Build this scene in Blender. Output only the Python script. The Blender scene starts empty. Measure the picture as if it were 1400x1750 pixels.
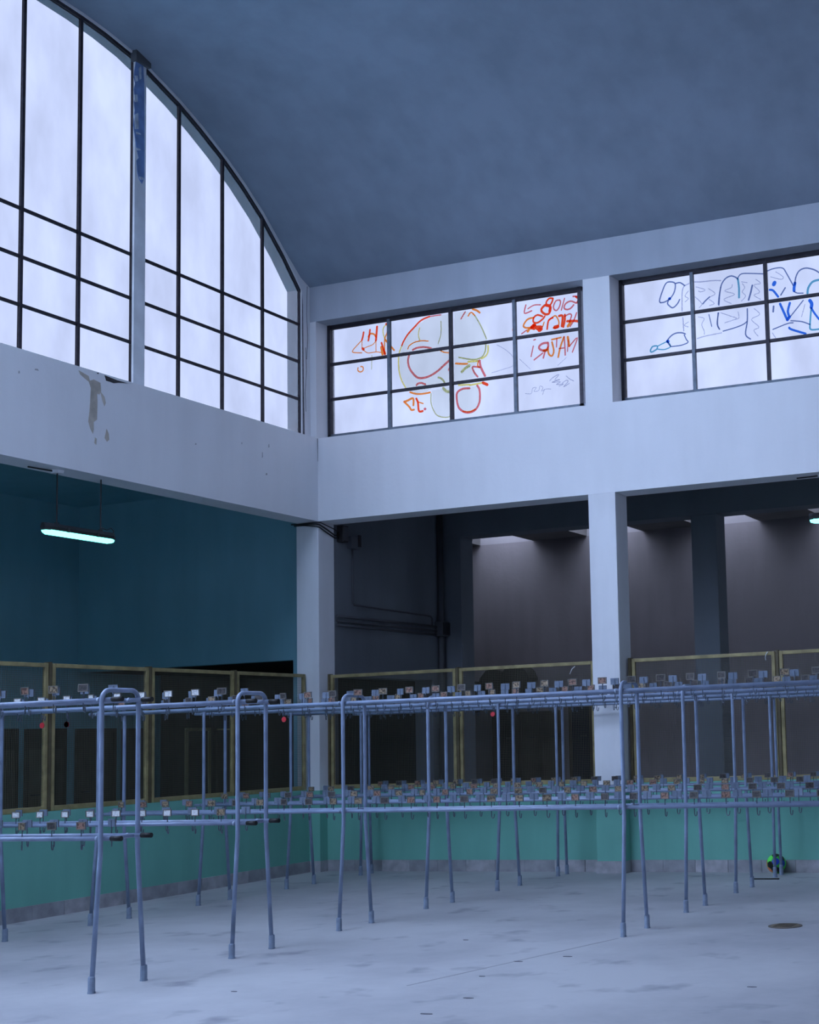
import bpy, bmesh, math, random
from mathutils import Vector, Matrix
random.seed(7)
sc = bpy.context.scene
COL = sc.collection

# ------------------------------------------------------------------ camera
F_PX, PPX, PPY = 2388.2, 1211.0, 1013.3          # focal length and optical axis, in pixels of a 1400 x 1750 frame
def look(yaw, pitch, roll):
    f = Vector((math.cos(pitch)*math.cos(yaw), math.cos(pitch)*math.sin(yaw), math.sin(pitch)))
    r = f.cross(Vector((0, 0, 1))).normalized(); u = r.cross(f)
    r2 = math.cos(roll)*r + math.sin(roll)*u; u2 = -math.sin(roll)*r + math.cos(roll)*u
    return Matrix((r2, u2, -f)).transposed()
cam_d = bpy.data.cameras.new('camera'); cam = bpy.data.objects.new('camera', cam_d); COL.objects.link(cam)
cam_d.sensor_fit = 'VERTICAL'; cam_d.sensor_height = 24.0; cam_d.sensor_width = 24.0
cam_d.lens = F_PX/1750*24.0
cam_d.shift_x = (700-PPX)/1750; cam_d.shift_y = (PPY-875)/1750
cam_d.clip_end = 400
cam.matrix_world = Matrix.Translation((10.8616, -15.0159, 1.6)) @ look(math.radians(110.212), math.radians(5.654), math.radians(-1.925)).to_4x4()
sc.camera = cam

# ------------------------------------------------------------------ overcast sky, exposure
SKY = 17.0
w = bpy.data.worlds.new('overcast_sky'); sc.world = w; w.use_nodes = True
bg = w.node_tree.nodes['Background']; bg.inputs[0].default_value = (0.53, 0.67, 1.0, 1); bg.inputs[1].default_value = SKY
sc.view_settings.view_transform = 'Standard'; sc.view_settings.look = 'None'
sc.view_settings.exposure = 0.0; sc.view_settings.gamma = 1.0; sc.view_settings.use_curve_mapping = False
sc.cycles.max_bounces = 10; sc.cycles.diffuse_bounces = 6; sc.cycles.transparent_max_bounces = 12
sc.cycles.sample_clamp_indirect = 4.0

# hall dimensions (metres): left wall is the plane x = 0, right wall the plane y = 0, the hall is x > 0, y < 0
WID, LEN = 18.26, 21.02
BEAM, SILL, SPRING = 4.465, 5.553, 7.58
ROOF = 5.07

def portal(name, loc, direction, sx, sy):
    """a sky portal: emits nothing, only tells the renderer where daylight enters"""
    l = bpy.data.lights.new(name, 'AREA'); l.shape = 'RECTANGLE'; l.size = sx; l.size_y = sy
    l.cycles.is_portal = True
    o = bpy.data.objects.new(name, l); COL.objects.link(o); o.location = loc
    o.rotation_euler = Vector(direction).to_track_quat('-Z', 'Y').to_euler()
portal('portal_left_arch', (-0.40, -WID/2, 7.5), (1, 0, 0), 4.0, WID)
portal('portal_right_row', (LEN/2, 0.42, 6.33), (0, -1, 0), LEN, 1.6)
portal('portal_far_arch', (LEN+0.45, -WID/2, 7.5), (-1, 0, 0), 4.0, WID)
portal('portal_opposite_row', (LEN/2, -WID-0.45, 6.33), (0, 1, 0), LEN, 1.6)
portal('portal_added_rooflight', (2.2, -10.8, 9.95), (0, 0, -1), 3.6, 4.4)
for k in range(0, 7):
    portal('portal_skylight', (-1.06+2.118*k, 6.2, 6.2), (0, 0, -1), 1.1, 1.7)

# ------------------------------------------------------------------ materials
MATS = {}
def mat(name, col=(.8, .8, .8), rough=.6, metal=0.0, noise=None, spec=.4, bump=None):
    """noise = (scale, amount, detail): value variation of the colour; bump = (scale, strength)"""
    if name in MATS: return MATS[name]
    m = bpy.data.materials.new(name); m.use_nodes = True; nt = m.node_tree; b = nt.nodes['Principled BSDF']
    b.inputs['Base Color'].default_value = (*col, 1); b.inputs['Roughness'].default_value = rough
    b.inputs['Metallic'].default_value = metal; b.inputs['Specular IOR Level'].default_value = spec
    if noise or bump:
        tc = nt.nodes.new('ShaderNodeNewGeometry')
    if noise:
        n = nt.nodes.new('ShaderNodeTexNoise'); n.inputs['Scale'].default_value = noise[0]; n.inputs['Detail'].default_value = noise[2] if len(noise) > 2 else 5
        nt.links.new(tc.outputs['Position'], n.inputs['Vector'])
        r = nt.nodes.new('ShaderNodeValToRGB'); a = noise[1]
        r.color_ramp.elements[0].position = .3; r.color_ramp.elements[1].position = .72
        r.color_ramp.elements[0].color = (*[c*(1-a) for c in col], 1); r.color_ramp.elements[1].color = (*[min(1, c*(1+a*.5)) for c in col], 1)
        nt.links.new(n.outputs['Fac'], r.inputs[0]); nt.links.new(r.outputs[0], b.inputs['Base Color'])
    if bump:
        n2 = nt.nodes.new('ShaderNodeTexNoise'); n2.inputs['Scale'].default_value = bump[0]; n2.inputs['Detail'].default_value = 6
        nt.links.new(tc.outputs['Position'], n2.inputs['Vector'])
        bp = nt.nodes.new('ShaderNodeBump'); bp.inputs['Strength'].default_value = bump[1]; bp.inputs['Distance'].default_value = .02
        nt.links.new(n2.outputs['Fac'], bp.inputs['Height']); nt.links.new(bp.outputs[0], b.inputs['Normal'])
    MATS[name] = m
    return m

def plaster(name, upper, lower=None, zsplit=1.02, streak=.10):
    """painted plaster: blotches, vertical drip streaks, optional second paint colour below a height"""
    m = bpy.data.materials.new(name); m.use_nodes = True; nt = m.node_tree; b = nt.nodes['Principled BSDF']
    N = nt.nodes.new; L = nt.links.new
    g = N('ShaderNodeNewGeometry')
    n1 = N('ShaderNodeTexNoise'); n1.inputs['Scale'].default_value = .9; n1.inputs['Detail'].default_value = 6; L(g.outputs['Position'], n1.inputs['Vector'])
    mp = N('ShaderNodeMapping'); mp.inputs['Scale'].default_value = (3.5, 3.5, .6); L(g.outputs['Position'], mp.inputs['Vector'])
    n2 = N('ShaderNodeTexNoise'); n2.inputs['Scale'].default_value = 1.0; n2.inputs['Detail'].default_value = 4; L(mp.outputs[0], n2.inputs['Vector'])
    ad = N('ShaderNodeMath'); ad.operation = 'ADD'; L(n1.outputs['Fac'], ad.inputs[0]); L(n2.outputs['Fac'], ad.inputs[1])
    mr = N('ShaderNodeMapRange'); mr.inputs['From Min'].default_value = .75; mr.inputs['From Max'].default_value = 1.2
    mr.inputs['To Min'].default_value = 1-streak; mr.inputs['To Max'].default_value = 1.0; L(ad.outputs[0], mr.inputs['Value'])
    mx = N('ShaderNodeMix'); mx.data_type = 'RGBA'; mx.blend_type = 'MULTIPLY'; mx.inputs['Factor'].default_value = 1
    L(mr.outputs[0], mx.inputs['B'])
    if lower:
        sp = N('ShaderNodeSeparateXYZ'); L(g.outputs['Position'], sp.inputs[0])
        lt = N('ShaderNodeMath'); lt.operation = 'GREATER_THAN'; lt.inputs[1].default_value = zsplit; L(sp.outputs['Z'], lt.inputs[0])
        m2 = N('ShaderNodeMix'); m2.data_type = 'RGBA'; m2.inputs['A'].default_value = (*lower, 1); m2.inputs['B'].default_value = (*upper, 1)
        L(lt.outputs[0], m2.inputs['Factor']); L(m2.outputs['Result'], mx.inputs['A'])
    else:
        mx.inputs['A'].default_value = (*upper, 1)
    L(mx.outputs['Result'], b.inputs['Base Color'])
    b.inputs['Roughness'].default_value = .75; b.inputs['Specular IOR Level'].default_value = .25
    n3 = N('ShaderNodeTexNoise'); n3.inputs['Scale'].default_value = 14; n3.inputs['Detail'].default_value = 7; L(g.outputs['Position'], n3.inputs['Vector'])
    bp = N('ShaderNodeBump'); bp.inputs['Strength'].default_value = .12; bp.inputs['Distance'].default_value = .02
    L(n3.outputs['Fac'], bp.inputs['Height']); L(bp.outputs[0], b.inputs['Normal'])
    MATS[name] = m
    return m

def glass(name, clear, milky, fac, dust=.25):
    """dusty reeded glass: part see-through, part milky; dust lies in patches"""
    m = bpy.data.materials.new(name); m.use_nodes = True; nt = m.node_tree; nt.nodes.clear()
    N = nt.nodes.new; L = nt.links.new
    out = N('ShaderNodeOutputMaterial'); mix = N('ShaderNodeMixShader'); mix.inputs[0].default_value = fac
    t = N('ShaderNodeBsdfTransparent'); d = N('ShaderNodeBsdfTranslucent'); d.inputs[0].default_value = (*milky, 1)
    g = N('ShaderNodeNewGeometry')
    n = N('ShaderNodeTexNoise'); n.inputs['Scale'].default_value = 1.3; n.inputs['Detail'].default_value = 5
    mp = N('ShaderNodeMapping'); mp.inputs['Scale'].default_value = (1.4, 1.4, .7); L(g.outputs['Position'], mp.inputs['Vector']); L(mp.outputs[0], n.inputs['Vector'])
    r = N('ShaderNodeValToRGB'); r.color_ramp.elements[0].position = .35; r.color_ramp.elements[1].position = .7
    r.color_ramp.elements[0].color = (*[c*(1-dust) for c in clear], 1); r.color_ramp.elements[1].color = (*clear, 1)
    L(n.outputs['Fac'], r.inputs[0]); L(r.outputs[0], t.inputs[0])
    L(t.outputs[0], mix.inputs[1]); L(d.outputs[0], mix.inputs[2])
    gl = N('ShaderNodeBsdfGlossy'); gl.inputs['Roughness'].default_value = .25; gl.inputs[0].default_value = (.9, .95, 1, 1)
    m2 = N('ShaderNodeMixShader'); m2.inputs[0].default_value = .03; L(mix.outputs[0], m2.inputs[1]); L(gl.outputs[0], m2.inputs[2])
    L(m2.outputs[0] if fac > 0 else t.outputs[0], out.inputs[0])
    MATS[name] = m
    return m

def stain_film(name, col):
    """thin translucent film of spray paint on glass: filters the light coming through"""
    m = bpy.data.materials.new(name); m.use_nodes = True; nt = m.node_tree; nt.nodes.clear()
    out = nt.nodes.new('ShaderNodeOutputMaterial'); t = nt.nodes.new('ShaderNodeBsdfTransparent'); t.inputs[0].default_value = (*col, 1)
    nt.links.new(t.outputs[0], out.inputs[0]); MATS[name] = m
    return m

def emit(name, col, s):
    m = bpy.data.materials.new(name); m.use_nodes = True; nt = m.node_tree; nt.nodes.clear()
    out = nt.nodes.new('ShaderNodeOutputMaterial'); e = nt.nodes.new('ShaderNodeEmission'); e.inputs[0].default_value = (*col, 1); e.inputs[1].default_value = s
    nt.links.new(e.outputs[0], out.inputs[0]); MATS[name] = m
    return m

WHITE = plaster('white_plaster', (.87, .88, .90), streak=.06)
WHITE_SHADED = plaster('shaded_white_plaster', (.47, .51, .57), streak=.12)  # top strip of the right wall: its shade is put into the colour
WALLG = plaster('white_over_green_paint', (.84, .85, .87), (.20, .52, .42), 1.02, .12)
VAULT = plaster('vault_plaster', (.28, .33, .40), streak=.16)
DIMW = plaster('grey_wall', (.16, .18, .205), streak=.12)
AISLE = plaster('aisle_wall_lamp_tint', (.22, .45, .52), streak=.10)  # teal light of the lamps is put into this wall colour
GREENW = plaster('green_paint', (.20, .52, .42), streak=.14)
DARKC = mat('dark_ceiling', (.16, .15, .15), .9, noise=(2, .2))
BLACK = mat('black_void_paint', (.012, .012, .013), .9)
STEEL = mat('window_steel', (.035, .032, .045), .55, .2, noise=(20, .4))
STEELB = mat('window_frame_blue', (.16, .20, .25), .55, .1, noise=(14, .3))
TUBE = mat('pale_blue_tube_paint', (.235, .295, .42), .35, 0, noise=(7, .25), spec=.5)
SLEEVE = mat('grey_foot_sleeve', (.26, .32, .42), .6, noise=(20, .2))
RUBBER = mat('black_rubber', (.01, .01, .01), .6)
PLATE = mat('plate_blue_grey', (.14, .18, .245), .5, noise=(30, .2))
PLATED = mat('plate_dark_frame', (.15, .14, .12), .5)
WIRE = mat('hook_wire', (.10, .12, .15), .45, .6)
OCHRE = mat('fence_ochre', (.34, .28, .13), .55, noise=(9, .35))
OCHRED = mat('fence_post_brown', (.12, .095, .05), .6, noise=(9, .3))
MESHM = mat('fence_wire', (.13, .12, .085), .5, 0)
GLASS = glass('dusty_glass', (.277, .265, .262), (.6, .6, .6), 0, .12)
CLEAR = glass('clear_glass', (.96, .96, .96), (.6, .6, .6), 0, .02)
GLASS2 = glass('dusty_glass_sky', (.80, .77, .72), (.6, .6, .6), .10)
SKIRT = mat('skirting_stone', (.36, .36, .38), .5, noise=(6, .3), bump=(30, .1))
SKIRT2 = mat('skirting_stone_pale', (.46, .45, .47), .5, noise=(8, .3), bump=(30, .1))
PIPE = mat('pipe_dark_grey', (.07, .075, .085), .5)
CABLE = mat('cable_black', (.02, .02, .022), .5)
DOORB = mat('door_dark_brown', (.055, .045, .032), .5, noise=(4, .3))
STROKES = [
(1,'red',0.022,[(0.539,6.964),(0.528,6.909),(0.511,6.859)]),
(1,'orange',0.012,[(0.511,6.859),(0.434,6.798),(0.369,6.74),(0.379,6.711),(0.509,6.689)]),
(1,'orange',0.01,[(0.511,6.859),(0.51,6.751)]),
(1,'red',0.03,[(0.518,6.748),(0.537,6.728)]),
(1,'red',0.022,[(0.637,6.984),(0.625,6.905),(0.608,6.837)]),
(1,'orange',0.02,[(0.609,6.889),(0.641,6.927),(0.695,6.915),(0.727,6.873)]),
(1,'red',0.026,[(0.745,7.012),(0.736,6.919),(0.726,6.826)]),
(1,'orange',0.01,[(0.726,6.826),(0.672,6.777),(0.537,6.742),(0.595,6.678),(0.725,6.674),(0.81,6.654)]),
(1,'orange',0.01,[(0.726,6.826),(0.725,6.676)]),
(1,'red',0.022,[(0.809,6.787),(0.832,6.719),(0.863,6.621)]),
(1,'orange',0.03,[(0.806,6.731),(0.816,6.674),(0.826,6.626)]),
(1,'orange',0.02,[(0.843,6.698),(0.868,6.63)]),
(1,'yellow',0.014,[(0.911,7.027),(0.846,6.989),(0.835,6.915),(0.866,6.827),(0.929,6.753)]),
(1,'orange',0.016,[(0.9,7.029),(0.899,6.916),(0.86,6.827),(0.852,6.632)]),
(1,'red',0.03,[(0.884,7.026),(0.921,7.018)]),
(1,'orange',0.02,[(0.865,6.817),(0.929,6.744),(1.002,6.659)]),
(1,'orange',0.014,[(0.448,6.499),(0.442,6.467),(0.469,6.44),(0.507,6.44),(0.528,6.466),(0.518,6.5),(0.486,6.509)]),
(1,'olive',0.008,[(0.66,6.637),(0.652,6.451)]),
(1,'red',0.02,[(1.537,7.037),(1.411,7.003),(1.305,6.924),(1.209,6.844),(1.144,6.759),(1.117,6.707)]),
(1,'salmon',0.014,[(1.703,7.037),(1.62,7.039),(1.537,7.037)]),
(1,'yellow',0.016,[(1.117,6.707),(1.079,6.628),(1.062,6.518),(1.07,6.377),(1.105,6.252),(1.167,6.143)]),
(1,'orange',0.02,[(1.229,6.08),(1.313,6.047),(1.417,6.035),(1.531,6.04)]),
(1,'orange',0.014,[(1.511,6.716),(1.407,6.734),(1.302,6.725),(1.228,6.692),(1.206,6.649)]),
(1,'salmon',0.022,[(1.274,6.631),(1.343,6.65),(1.447,6.647),(1.551,6.618)]),
(1,'salmon',0.024,[(1.226,6.581),(1.204,6.5),(1.218,6.415),(1.264,6.335),(1.337,6.262),(1.42,6.242),(1.524,6.257),(1.629,6.3),(1.733,6.369),(1.848,6.447)]),
(1,'orange',0.014,[(1.685,6.573),(1.746,6.538),(1.849,6.52)]),
(1,'salmon',0.022,[(1.325,6.157),(1.346,6.177),(1.398,6.18),(1.46,6.154)]),
(1,'salmon',0.014,[(1.826,6.358),(1.799,6.297)]),
(1,'orange',0.024,[(1.138,5.961),(1.196,5.973),(1.275,5.992),(1.279,5.899)]),
(1,'orange',0.022,[(1.138,5.966),(1.216,5.888),(1.247,5.843),(1.289,5.843)]),
(1,'red',0.024,[(1.322,5.986),(1.347,5.928),(1.361,5.816),(1.419,5.81)]),
(1,'orange',0.014,[(1.348,5.937),(1.425,5.906)]),
(1,'salmon',0.03,[(1.44,5.835),(1.455,5.833)]),
(1,'olive',0.012,[(1.541,6.025),(1.539,5.906),(1.579,5.792),(1.64,5.721),(1.752,5.69),(1.835,5.699)]),
(1,'olive',0.02,[(1.648,6.224),(1.699,6.199),(1.74,6.149)]),
(1,'olive',0.03,[(1.718,6.078),(1.768,6.026),(1.83,6.019)]),
(1,'yellow',0.012,[(1.388,6.913),(1.366,6.823),(1.386,6.737)]),
(1,'olive',0.01,[(1.702,6.954),(1.699,6.788),(1.655,6.665)]),
(1,'salmon',0.016,[(1.993,6.942),(2.059,7.029)]),
(1,'orange',0.016,[(2.1,6.966),(2.144,7.008),(2.196,6.962)]),
(1,'orange',0.022,[(2.166,7.048),(2.229,7.02),(2.271,6.985)]),
(1,'olive',0.014,[(2.196,6.962),(2.258,6.858),(2.309,6.755),(2.359,6.634)]),
(1,'yellow',0.02,[(2.379,6.546),(2.377,6.47),(2.345,6.417),(2.281,6.387)]),
(1,'olive',0.016,[(2.348,6.569),(2.335,6.475),(2.281,6.406),(2.154,6.393),(1.952,6.448)]),
(1,'yellow',0.022,[(2.089,6.373),(2.238,6.364)]),
(1,'orange',0.022,[(1.908,6.372),(2.004,6.355),(2.078,6.346)]),
(1,'orange',0.016,[(2.238,6.364),(2.226,6.308),(2.257,6.276)]),
(1,'salmon',0.026,[(2.254,6.371),(2.268,6.284),(2.329,6.158)]),
(1,'salmon',0.02,[(2.257,6.28),(2.152,6.298),(2.172,6.229),(2.223,6.161)]),
(1,'olive',0.03,[(2.11,6.323),(2.045,6.292),(1.991,6.251)]),
(1,'red',0.032,[(2.296,6.076),(2.363,6.04)]),
(1,'yellow',0.02,[(2.105,6.066),(2.296,6.076)]),
(1,'salmon',0.024,[(2.104,6.028),(1.998,6.031),(1.922,5.992),(1.915,5.907),(1.94,5.799),(2.014,5.734),(2.098,5.715),(2.183,5.743),(2.238,5.822),(2.25,5.916),(2.241,6.002),(2.211,6.053)]),
(1,'orange',0.016,[(2.003,5.74),(2.098,5.724),(2.184,5.748)]),
(1,'orange',0.04,[(2.743,6.702),(2.769,6.699)]),
(1,'grey',0.006,[(2.505,6.539),(2.629,6.457),(2.73,6.349),(2.728,6.246),(2.592,6.215),(2.424,6.189)]),
(1,'yellow',0.02,[(1.945,6.085),(2.105,6.075)]),
(1,'salmon',0.018,[(3.58,7.014),(3.641,7.001),(3.659,6.956),(3.628,6.923),(3.549,6.958),(3.477,6.935),(3.456,6.882),(3.496,6.858),(3.546,6.869),(3.588,6.906)]),
(1,'red',0.022,[(3.62,7.004),(3.66,6.965),(3.639,6.931)]),
(1,'salmon',0.014,[(3.464,7.007),(3.415,6.86)]),
(1,'salmon',0.016,[(3.398,6.993),(3.347,6.991),(3.31,6.93),(3.319,6.882),(3.354,6.868),(3.391,6.91),(3.407,6.964),(3.398,6.993)]),
(1,'red',0.02,[(3.307,7.025),(3.256,7.032),(3.214,6.991),(3.223,6.942),(3.264,6.946),(3.296,6.989),(3.307,7.025)]),
(1,'red',0.034,[(3.203,6.955),(3.264,6.927),(3.257,6.863)]),
(1,'red',0.026,[(3.193,6.956),(3.146,6.916),(3.15,6.877),(3.2,6.837),(3.251,6.845),(3.264,6.918)]),
(1,'salmon',0.014,[(3.132,6.969),(3.039,6.978),(2.951,6.943)]),
(1,'salmon',0.016,[(2.926,6.998),(2.903,6.893),(3.007,6.911)]),
(1,'red',0.02,[(3.159,6.815),(3.088,6.844),(3.036,6.818),(3.029,6.762),(3.085,6.745),(3.158,6.782),(3.189,6.815)]),
(1,'orange',0.02,[(3.036,6.818),(2.953,6.81),(2.9,6.761),(2.889,6.724),(2.93,6.7),(3.022,6.697)]),
(1,'red',0.045,[(3.002,6.69),(3.044,6.722),(3.032,6.677)]),
(1,'red',0.05,[(3.074,6.681),(3.135,6.672),(3.104,6.648)]),
(1,'orange',0.03,[(3.044,6.722),(2.971,6.685),(2.944,6.651)]),
(1,'salmon',0.014,[(2.929,6.672),(2.856,6.634)]),
(1,'orange',0.014,[(3.177,6.742),(3.156,6.688)]),
(1,'red',0.02,[(3.301,6.781),(3.239,6.752),(3.216,6.643)]),
(1,'orange',0.016,[(3.239,6.752),(3.301,6.791),(3.342,6.795),(3.381,6.714),(3.359,6.652),(3.298,6.651)]),
(1,'red',0.026,[(3.382,6.789),(3.433,6.782),(3.419,6.653)]),
(1,'red',0.04,[(3.318,6.653),(3.369,6.66)]),
(1,'red',0.024,[(3.464,6.797),(3.462,6.722),(3.439,6.641)]),
(1,'salmon',0.016,[(3.463,6.778),(3.524,6.798),(3.554,6.775),(3.522,6.695)]),
(1,'salmon',0.016,[(3.625,6.802),(3.582,6.706),(3.53,6.638)]),
(1,'red',0.026,[(3.492,6.709),(3.592,6.7),(3.682,6.678)]),
(1,'orange',0.03,[(3.5,6.642),(3.542,6.693)]),
(1,'salmon',0.014,[(3.05,6.538),(3.024,6.532)]),
(1,'salmon',0.014,[(3.017,6.458),(2.983,6.326)]),
(1,'salmon',0.024,[(3.222,6.473),(3.15,6.473),(3.099,6.442),(3.108,6.404),(3.179,6.376),(3.221,6.417),(3.222,6.473)]),
(1,'orange',0.03,[(3.158,6.379),(3.209,6.381)]),
(1,'salmon',0.018,[(3.179,6.367),(3.151,6.286)]),
(1,'salmon',0.016,[(3.148,6.352),(3.023,6.279)]),
(1,'orange',0.02,[(3.278,6.475),(3.301,6.36),(3.274,6.298),(3.229,6.332),(3.221,6.417)]),
(1,'orange',0.018,[(3.274,6.504),(3.406,6.515)]),
(1,'salmon',0.014,[(3.345,6.513),(3.337,6.402)]),
(1,'orange',0.02,[(3.446,6.519),(3.393,6.395),(3.359,6.269)]),
(1,'salmon',0.016,[(3.446,6.519),(3.453,6.387),(3.455,6.285)]),
(1,'salmon',0.014,[(3.372,6.379),(3.443,6.379)]),
(1,'orange',0.026,[(3.497,6.512),(3.514,6.389)]),
(1,'salmon',0.014,[(3.514,6.389),(3.627,6.486),(3.552,6.31)]),
(1,'salmon',0.012,[(3.501,6.474),(3.487,6.327)]),
(1,'grey',0.008,[(3.23,5.987),(3.282,6.027),(3.364,6.054),(3.301,5.988),(3.372,5.988),(3.26,5.965),(3.382,5.959),(3.32,5.93),(3.421,5.927),(3.36,5.906)]),
(1,'grey',0.008,[(3.401,5.938),(3.462,5.968),(3.482,5.947),(3.42,5.89),(3.502,5.926)]),
(1,'grey',0.008,[(3.459,6.024),(3.503,5.982),(3.562,5.947)]),
(1,'grey',0.006,[(2.89,5.868),(2.972,5.859),(2.994,5.922),(3.045,5.925),(3.014,5.882),(3.075,5.884),(3.097,5.938),(3.137,5.914),(3.115,5.87),(3.177,5.891),(3.248,5.882)]),
(1,'grey',0.006,[(3.157,5.893),(3.13,5.826)]),
(1,'grey',0.005,[(2.818,6.318),(2.969,6.168)]),
(1,'grey',0.005,[(3.47,6.255),(3.346,6.168)]),
(2,'slate',0.014,[(4.742,6.771),(4.732,6.803),(4.773,6.912),(4.82,6.998),(4.875,7.011),(4.939,6.981),(4.93,6.889),(4.879,6.814),(4.802,6.773),(4.742,6.771)]),
(2,'slate',0.014,[(4.944,6.98),(5.004,6.982),(5.062,6.937)]),
(2,'blue',0.03,[(4.855,6.805),(4.87,6.803)]),
(2,'slate',0.014,[(4.857,6.801),(4.834,6.753),(4.854,6.719),(4.902,6.686),(4.963,6.729),(4.992,6.777)]),
(2,'grey',0.012,[(5.122,6.954),(5.056,6.928),(5.027,6.855),(5.019,6.629)]),
(2,'grey',0.012,[(5.027,6.546),(5.032,6.381)]),
(2,'slate',0.014,[(4.859,6.213),(4.818,6.285),(4.863,6.341),(4.929,6.369),(5.005,6.364),(5.052,6.342)]),
(2,'blue',0.034,[(4.813,6.286),(4.829,6.279)]),
(2,'slate',0.012,[(5.036,6.334),(5.061,6.274),(5.081,6.236),(4.989,6.212),(4.859,6.213)]),
(2,'teal',0.016,[(4.676,6.247),(4.621,6.244),(4.592,6.201),(4.608,6.179),(4.674,6.206),(4.686,6.241)]),
(2,'teal',0.012,[(4.686,6.241),(4.774,6.271),(4.818,6.275),(4.854,6.214),(4.772,6.189),(4.685,6.205)]),
(2,'grey',0.012,[(5.187,6.965),(5.272,6.953),(5.431,6.945),(5.526,6.931)]),
(2,'slate',0.014,[(5.524,6.86),(5.499,6.756),(5.484,6.646)]),
(2,'slate',0.014,[(5.377,6.753),(5.328,6.719),(5.284,6.679)]),
(2,'grey',0.008,[(5.206,6.901),(5.322,6.848),(5.268,6.83),(5.236,6.845)]),
(2,'grey',0.008,[(5.365,6.857),(5.447,6.784),(5.382,6.752)]),
(2,'grey',0.008,[(5.191,6.78),(5.273,6.686),(5.239,6.639)]),
(2,'grey',0.008,[(5.37,6.723),(5.432,6.664),(5.368,6.647)]),
(2,'grey',0.008,[(5.225,6.529),(5.298,6.498),(5.264,6.431),(5.293,6.346),(5.292,6.305)]),
(2,'slate',0.01,[(5.359,6.541),(5.39,6.389)]),
(2,'grey',0.01,[(5.2,6.266),(5.302,6.283),(5.514,6.296)]),
(2,'slate',0.014,[(5.481,6.545),(5.46,6.415),(5.484,6.346)]),
(2,'grey',0.008,[(5.108,6.864),(5.063,6.808),(5.105,6.771),(5.06,6.736)]),
(2,'grey',0.008,[(5.095,6.485),(5.04,6.451),(5.093,6.424)]),
(2,'slate',0.014,[(5.489,6.635),(5.518,6.845),(5.574,6.939),(5.649,6.969),(5.711,6.945),(5.737,6.916)]),
(2,'teal',0.02,[(5.737,6.926),(5.748,6.812),(5.744,6.691)]),
(2,'slate',0.012,[(5.737,6.931),(5.786,6.975),(5.911,6.961),(6.055,6.935)]),
(2,'slate',0.018,[(5.916,6.818),(5.892,6.731),(5.862,6.644)]),
(2,'grey',0.008,[(5.666,6.865),(5.654,6.826),(5.569,6.797),(5.693,6.739),(5.555,6.697),(5.647,6.633)]),
(2,'grey',0.008,[(5.782,6.878),(5.855,6.858)]),
(2,'grey',0.008,[(5.792,6.857),(5.821,6.802),(5.788,6.756),(5.828,6.699),(5.774,6.646)]),
(2,'grey',0.008,[(5.96,6.883),(6.02,6.824),(5.936,6.815),(6.005,6.724),(5.932,6.695),(6.012,6.633)]),
(2,'slate',0.012,[(5.475,6.545),(5.465,6.404),(5.489,6.34)]),
(2,'slate',0.012,[(5.53,6.314),(5.678,6.335),(5.784,6.361),(5.837,6.394)]),
(2,'slate',0.014,[(5.843,6.545),(5.837,6.394),(5.81,6.237),(5.87,6.173)]),
(2,'grey',0.008,[(5.507,6.541),(5.631,6.483),(5.703,6.443),(5.555,6.412)]),
(2,'grey',0.008,[(5.727,6.521),(5.735,6.449),(5.692,6.434)]),
(2,'grey',0.008,[(5.926,6.534),(5.995,6.454),(5.889,6.407),(5.979,6.305),(5.915,6.273),(5.964,6.196)]),
(2,'slate',0.012,[(6.108,6.962),(6.191,6.98),(6.294,6.97),(6.342,6.897),(6.417,6.741)]),
(2,'blue',0.04,[(6.178,6.785),(6.193,6.813)]),
(2,'blue',0.022,[(6.125,6.733),(6.17,6.716),(6.229,6.632)]),
(2,'slate',0.014,[(6.32,6.73),(6.26,6.648)]),
(2,'slate',0.014,[(6.437,6.743),(6.451,6.831),(6.495,6.905),(6.577,6.927),(6.677,6.892),(6.735,6.849)]),
(2,'blue',0.03,[(6.439,6.772),(6.426,6.714),(6.424,6.674)]),
(2,'slate',0.012,[(6.424,6.669),(6.464,6.644),(6.534,6.634)]),
(2,'teal',0.022,[(6.584,6.621),(6.597,6.689),(6.651,6.752),(6.732,6.765)]),
(2,'grey',0.008,[(6.146,6.886),(6.268,6.838),(6.299,6.863),(6.21,6.937)]),
(2,'slate',0.018,[(6.168,6.53),(6.16,6.461)]),
(2,'blue',0.024,[(6.246,6.549),(6.292,6.433),(6.329,6.338)]),
(2,'blue',0.024,[(6.368,6.542),(6.339,6.446),(6.351,6.375),(6.329,6.338)]),
(2,'slate',0.012,[(6.372,6.382),(6.457,6.47),(6.531,6.549)]),
(2,'blue',0.03,[(6.33,6.348),(6.361,6.378)]),
(2,'slate',0.012,[(6.147,6.252),(6.328,6.298),(6.399,6.298)]),
(2,'slate',0.012,[(6.369,6.327),(6.5,6.299),(6.599,6.251)]),
(2,'blue',0.022,[(6.346,6.25),(6.375,6.222),(6.544,6.149)]),
(2,'blue',0.034,[(6.606,6.539),(6.63,6.496),(6.623,6.447)]),
(2,'teal',0.018,[(6.623,6.447),(6.6,6.261),(6.607,6.191),(6.707,6.182)]),
(2,'blue',0.02,[(6.623,6.447),(6.655,6.383),(6.712,6.296)]),
(2,'grey',0.008,[(6.549,6.497),(6.502,6.354)]),
(2,'grey',0.008,[(6.14,6.213),(6.178,6.148)]),
]
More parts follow.
